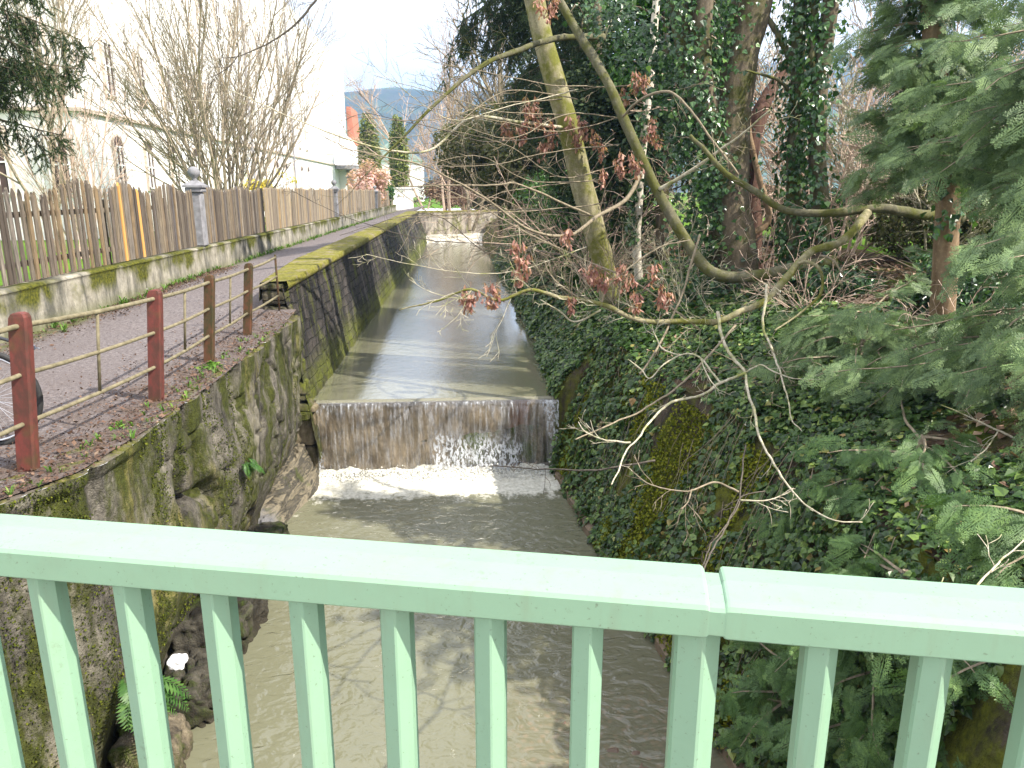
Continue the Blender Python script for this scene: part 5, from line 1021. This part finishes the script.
for x in (-13.1, -15.1, -17.2, -19.4): window('y', (x, 26.96, 1.6), .72, 1.75 if x > -14 else 1.9, x < -14); window('y', (x-.33, 26.96, 5.1), .7, 1.9, False)
for y in (48.0, 60.0): g = G(); g.tube([(-12.15, y, 0), (-12.15, y, 14.2)], .075, 8); g.build('downpipe', SLATE, t)
t = thing('porch_building', 'low white annex with a grey slab canopy and steep red roof behind the cherry', 'building', (-10, 84, 0))
g = G(); g.prism([(-1.27, 0), (.8, 0), (.8, 4.8), (-.95, 7.6), (-1.27, 7.6)], [((-11.0, 84, 0), (1, 0, 0), (0, 0, 1)), ((-11.0, 94, 0), (1, 0, 0), (0, 0, 1))]); g.build('wall', WHITEW, t)
g = G(); g.prism([(-.35, 6.8), (-.6, 8.6), (-.8, 11.0), (-1.28, 11.0), (-1.28, 6.8)], [((-11.0, 91, 0), (1, 0, 0), (0, 0, 1)), ((-11.0, 97, 0), (1, 0, 0), (0, 0, 1))]); g.build('roof', TILE, t)
g = G(); g.box((-11.2, 82.2, 4.1), (2.1, 3.4, .4)); g.build('canopy', SLATE, t); g = G(); g.box((-10.5, 83.2, 1.95), (.5, 1.2, 3.9)); g.box((-11.9, 83.4, 1.95), (.8, .9, 3.9)); g.build('porch_wall', WHITEW, t)
crownless = None
crown('olive bushes on top of the far canal wall', 'far_bush', (3.5, 66, 0), (6.5, 2.5), 3.6, .1, 12000, .22, OLIVE, 'bush', -.15)
crown('pale brown thicket where the canal bends away', 'far_bush', (-.8, 57, .2), (2.4, 1.6), 2.6, .1, 5000, .14, LITTER, 'bush', .1)
bare('bare_brush', 'pale bare thicket above the far end of the canal', (.6, 58, .3), 12, 5.5, .6, TWIGB, .05, (9, 6, 4), 3, None, 'brush', wig=.13, up=-.01, rmin=.011, shrink=.5)
t = thing('village_house', 'small far house with a grey green roof among trees below the hill', 'house', (-4, 120, 0))
g = G(); g.box((-10, 130, 3.2), (9, 8, 6.4)); g.build('wall', WHITEW, t); g = G(); g.prism([(-5, 0), (5, 0), (0, 3.2)], [((-10, 125.7, 6.4), (1, 0, 0), (0, 0, 1)), ((-10, 134.3, 6.4), (1, 0, 0), (0, 0, 1))]); g.build('roof', plain('pale_green_roof', (.35, .45, .42), None, 2), t)
# hills
def hillf(u, w):
    px = u; prof = np.interp(px, [-1400, -600, -260, -120, 60, 260, 420, 700, 1000, 1600], [60, 90, 122, 148, 150, 150, 178, 230, 240, 200]); prof = prof+6*fbm(np.stack([px, w*0, px*0], -1), 4, .01)
    Y = 780+w*420; return np.stack([px*1.0, Y, -2+prof*np.sin(np.clip(w, 0, 1)*math.pi/2)**.9*(1+.05*fbm(np.stack([px, Y, px*0], -1), 3, .012))], -1)
V, q = grid(hillf, np.linspace(-1400, 1600, 240), np.linspace(0, 1, 40)); tag(mesh('hills', V, q, HILLM, None, True), kind='structure')

# ------------------------------------------------------------------ bicycle leaning on the railing
BL = plain('black_rubber', (.02, .02, .02), (.03, .03, .03), 20, .6); CHR = M('bright_metal'); CHR = CHR.set((.6, .6, .62), .3, .5, 1.0); BF = plain('bike_black_paint', (.02, .02, .024), (.03, .03, .03), 9, .3, .5, 0); GRIPM = plain('grey_grip', (.12, .14, .2), (.08, .1, .14), 20, .7)
t = thing('bicycle', 'black bicycle half seen at the left edge behind the first red post', 'bicycle', (-3.4, 4.9, 0)); 
fc = np.array([-3.20, 5.15, .335]); dv = norm(np.array([-1.0, -.10, 0])); upv = np.array([0, 0, 1.]); sv = np.array([-dv[1], dv[0], 0])   # dv points to the rear
def wheel(c):
    g = G(); a = np.linspace(0, 2*math.pi, 41); P = np.array([c+dv*math.cos(x)*.325+upv*math.sin(x)*.325 for x in a]); g.tube(P, .02, 8); w_ = g.build('wheel', BL, t, True)
    g = G(); P = np.array([c+dv*math.cos(x)*.298+upv*math.sin(x)*.298 for x in a]); g.tube(P, .011, 6); g.build('rim', CHR, w_, True)
    g = G()
    for i in range(28): x = i/28*2*math.pi; g.tube([c+sv*(.025 if i % 2 else -.025), c+dv*math.cos(x)*.29+upv*math.sin(x)*.29], .0013, 3)
    g.tube([c-sv*.05, c+sv*.05], .02, 8); g.build('spokes', CHR, w_)
rc = fc+dv*1.06; wheel(fc); wheel(rc)
bb = fc+dv*.62+upv*-.05; st = fc+dv*.80+upv*.52; hd = fc+dv*.10+upv*.40; hl = fc+dv*.07+upv*.30
g = G(); g.tube([hd, st], .016, 8); g.tube([hl, bb], .018, 8); g.tube([bb, st+upv*.08], .016, 8); g.tube([bb, rc], .01, 6); g.tube([st, rc], .009, 6); g.tube([hd+upv*.03, hl-upv*.02], .02, 8); g.build('frame', BF, t, True)
g = G(); 
for s_ in (-1, 1): g.tube([hl+sv*s_*.05, hl+sv*s_*.055-dv*.03-upv*.12, fc+sv*s_*.055], .014, 8)
g.tube([hl-sv*.06, hl+sv*.06], .016, 8); g.build('fork', BF, t, True)
hb = hd+upv*.03-dv*.08; svo = sv; sv = norm(np.array([-.90, .44, 0])); hb = hb+np.array([.05, -.03, 0]); g = G(); g.tube([hd, hd+upv*.12, hb], .013, 8); P = [hb+sv*.34+dv*.02-upv*.02, hb+sv*.16+dv*.01+upv*.02, hb, hb-sv*.16+dv*.01+upv*.02, hb-sv*.52-upv*.03]; g.tube(smooth(P, 16), .012, 8); h_ = g.build('handlebar', BF, t, True)
for s_ in (-1, 1): e = P[0] if s_ > 0 else P[-1]; d_ = norm(e-(P[1] if s_ > 0 else P[3])); g = G(); g.tube([e-d_*.11, e-d_*.1, e-d_*.01, e], [.013, .018, .019, .014], 10); g.build('grip', GRIPM, h_, True); g = G(); g.tube([e-d_*.13-dv*.03, e-d_*.03-dv*.055-upv*.015], .005, 5); g.build('brake_lever', CHR, h_)
sv = svo; g = G(); g.box(hl-dv*.07+upv*.06, (.07, .06, .06), bev=.015); g.build('lamp', BL, t)
g = G(); s0 = st+upv*.22; g.tube([st, s0], .013, 8); g.build('seat_post', CHR, t); g = G(); g.prism([(-.07, -.02), (.07, -.02), (.06, .02), (-.06, .02)], [(s0+dv*.12, sv*1.1, upv), (s0+dv*.02, sv*.9, upv), (s0-dv*.06, sv*.4, upv), (s0-dv*.15, sv*.25, upv)]); g.build('saddle', BL, t)
g = G(); a = np.linspace(0, 2*math.pi, 25); g.tube(np.array([bb+sv*.04+dv*math.cos(x)*.09+upv*math.sin(x)*.09 for x in a]), .008, 5); g.tube([bb-sv*.07, bb+sv*.07], .015, 8); g.tube([bb+sv*.07, bb+sv*.07-upv*.15+dv*.06], .009, 6); g.tube([bb-sv*.07, bb-sv*.07+upv*.15-dv*.06], .009, 6); g.box(bb+sv*.11-upv*.15+dv*.06, (.09, .06, .02)); g.box(bb-sv*.11+upv*.15-dv*.06, (.09, .06, .02)); g.build('crank', BL, t)

# ------------------------------------------------------------------ light
w = bpy.data.worlds.new('World'); scene.world = w; w.use_nodes = True; nt = w.node_tree
SUN_AZ, SUN_EL = 62, 45     # degrees to the right of straight back, above the horizon
sd = Vector((math.sin(R(SUN_AZ))*math.cos(R(SUN_EL)), -math.cos(R(SUN_AZ))*math.cos(R(SUN_EL)), math.sin(R(SUN_EL))))
sky = nt.nodes.new('ShaderNodeTexSky'); sky.sky_type = 'NISHITA'; sky.sun_disc = False; sky.sun_elevation = R(SUN_EL); sky.sun_rotation = math.atan2(sd.x, sd.y)
sky.air_density = 1.2; sky.dust_density = 2.5
tc = nt.nodes.new('ShaderNodeTexCoord'); no = nt.nodes.new('ShaderNodeTexNoise'); no.inputs['Scale'].default_value = 2.2; no.inputs['Detail'].default_value = 6
mp = nt.nodes.new('ShaderNodeMapping'); mp.inputs['Scale'].default_value = (1, 1, 2.2); nt.links.new(tc.outputs['Generated'], mp.inputs[0]); nt.links.new(mp.outputs[0], no.inputs['Vector'])
rm = nt.nodes.new('ShaderNodeValToRGB'); rm.color_ramp.elements[0].position = .18; rm.color_ramp.elements[1].position = .52; nt.links.new(no.outputs['Fac'], rm.inputs[0])
mx = nt.nodes.new('ShaderNodeMix'); mx.data_type = 'RGBA'; nt.links.new(rm.outputs[0], mx.inputs[0]); nt.links.new(sky.outputs[0], mx.inputs[6]); mx.inputs[7].default_value = (6.4, 6.3, 6.4, 1)
bg = nt.nodes['Background']; nt.links.new(mx.outputs[2], bg.inputs['Color']); bg.inputs['Strength'].default_value = .15
s = bpy.data.lights.new('sun', 'SUN'); s.energy = 4.8; s.angle = R(.6); s.color = (1, .93, .82); so = bpy.data.objects.new('sun', s); C.objects.link(so); so.rotation_euler = sd.to_track_quat('Z', 'Y').to_euler()
scene.view_settings.view_transform = 'Standard'; scene.view_settings.look = 'None'; scene.view_settings.gamma = 1; scene.view_settings.exposure = 1.2
scene.cycles.max_bounces = 6; scene.cycles.diffuse_bounces = 3; scene.cycles.glossy_bounces = 3; scene.cycles.transmission_bounces = 3; scene.cycles.transparent_max_bounces = 8
scene.cycles.use_denoising = True

def box_mesh(name, lo, hi, mat):
    g = G(); lo = np.array(lo, float); hi = np.array(hi, float); g.box((lo+hi)/2, hi-lo); return g.build(name, mat)
hm = bpy.data.materials.new('haze_air'); hm.use_nodes = True; ht = hm.node_tree; ht.nodes.remove(ht.nodes['Principled BSDF']); pv = ht.nodes.new('ShaderNodeVolumePrincipled'); pv.inputs['Density'].default_value = .0006; pv.inputs['Color'].default_value = (.33, .58, 1, 1); pv.inputs['Anisotropy'].default_value = .2
ht.links.new(pv.outputs[0], ht.nodes['Material Output'].inputs['Volume'])
tag(box_mesh('haze', (-1600, -70, -6), (1800, 2700, 275), hm), 'pale blue haze over the valley', 'haze', kind='stuff')
scene.cycles.volume_bounces = 0
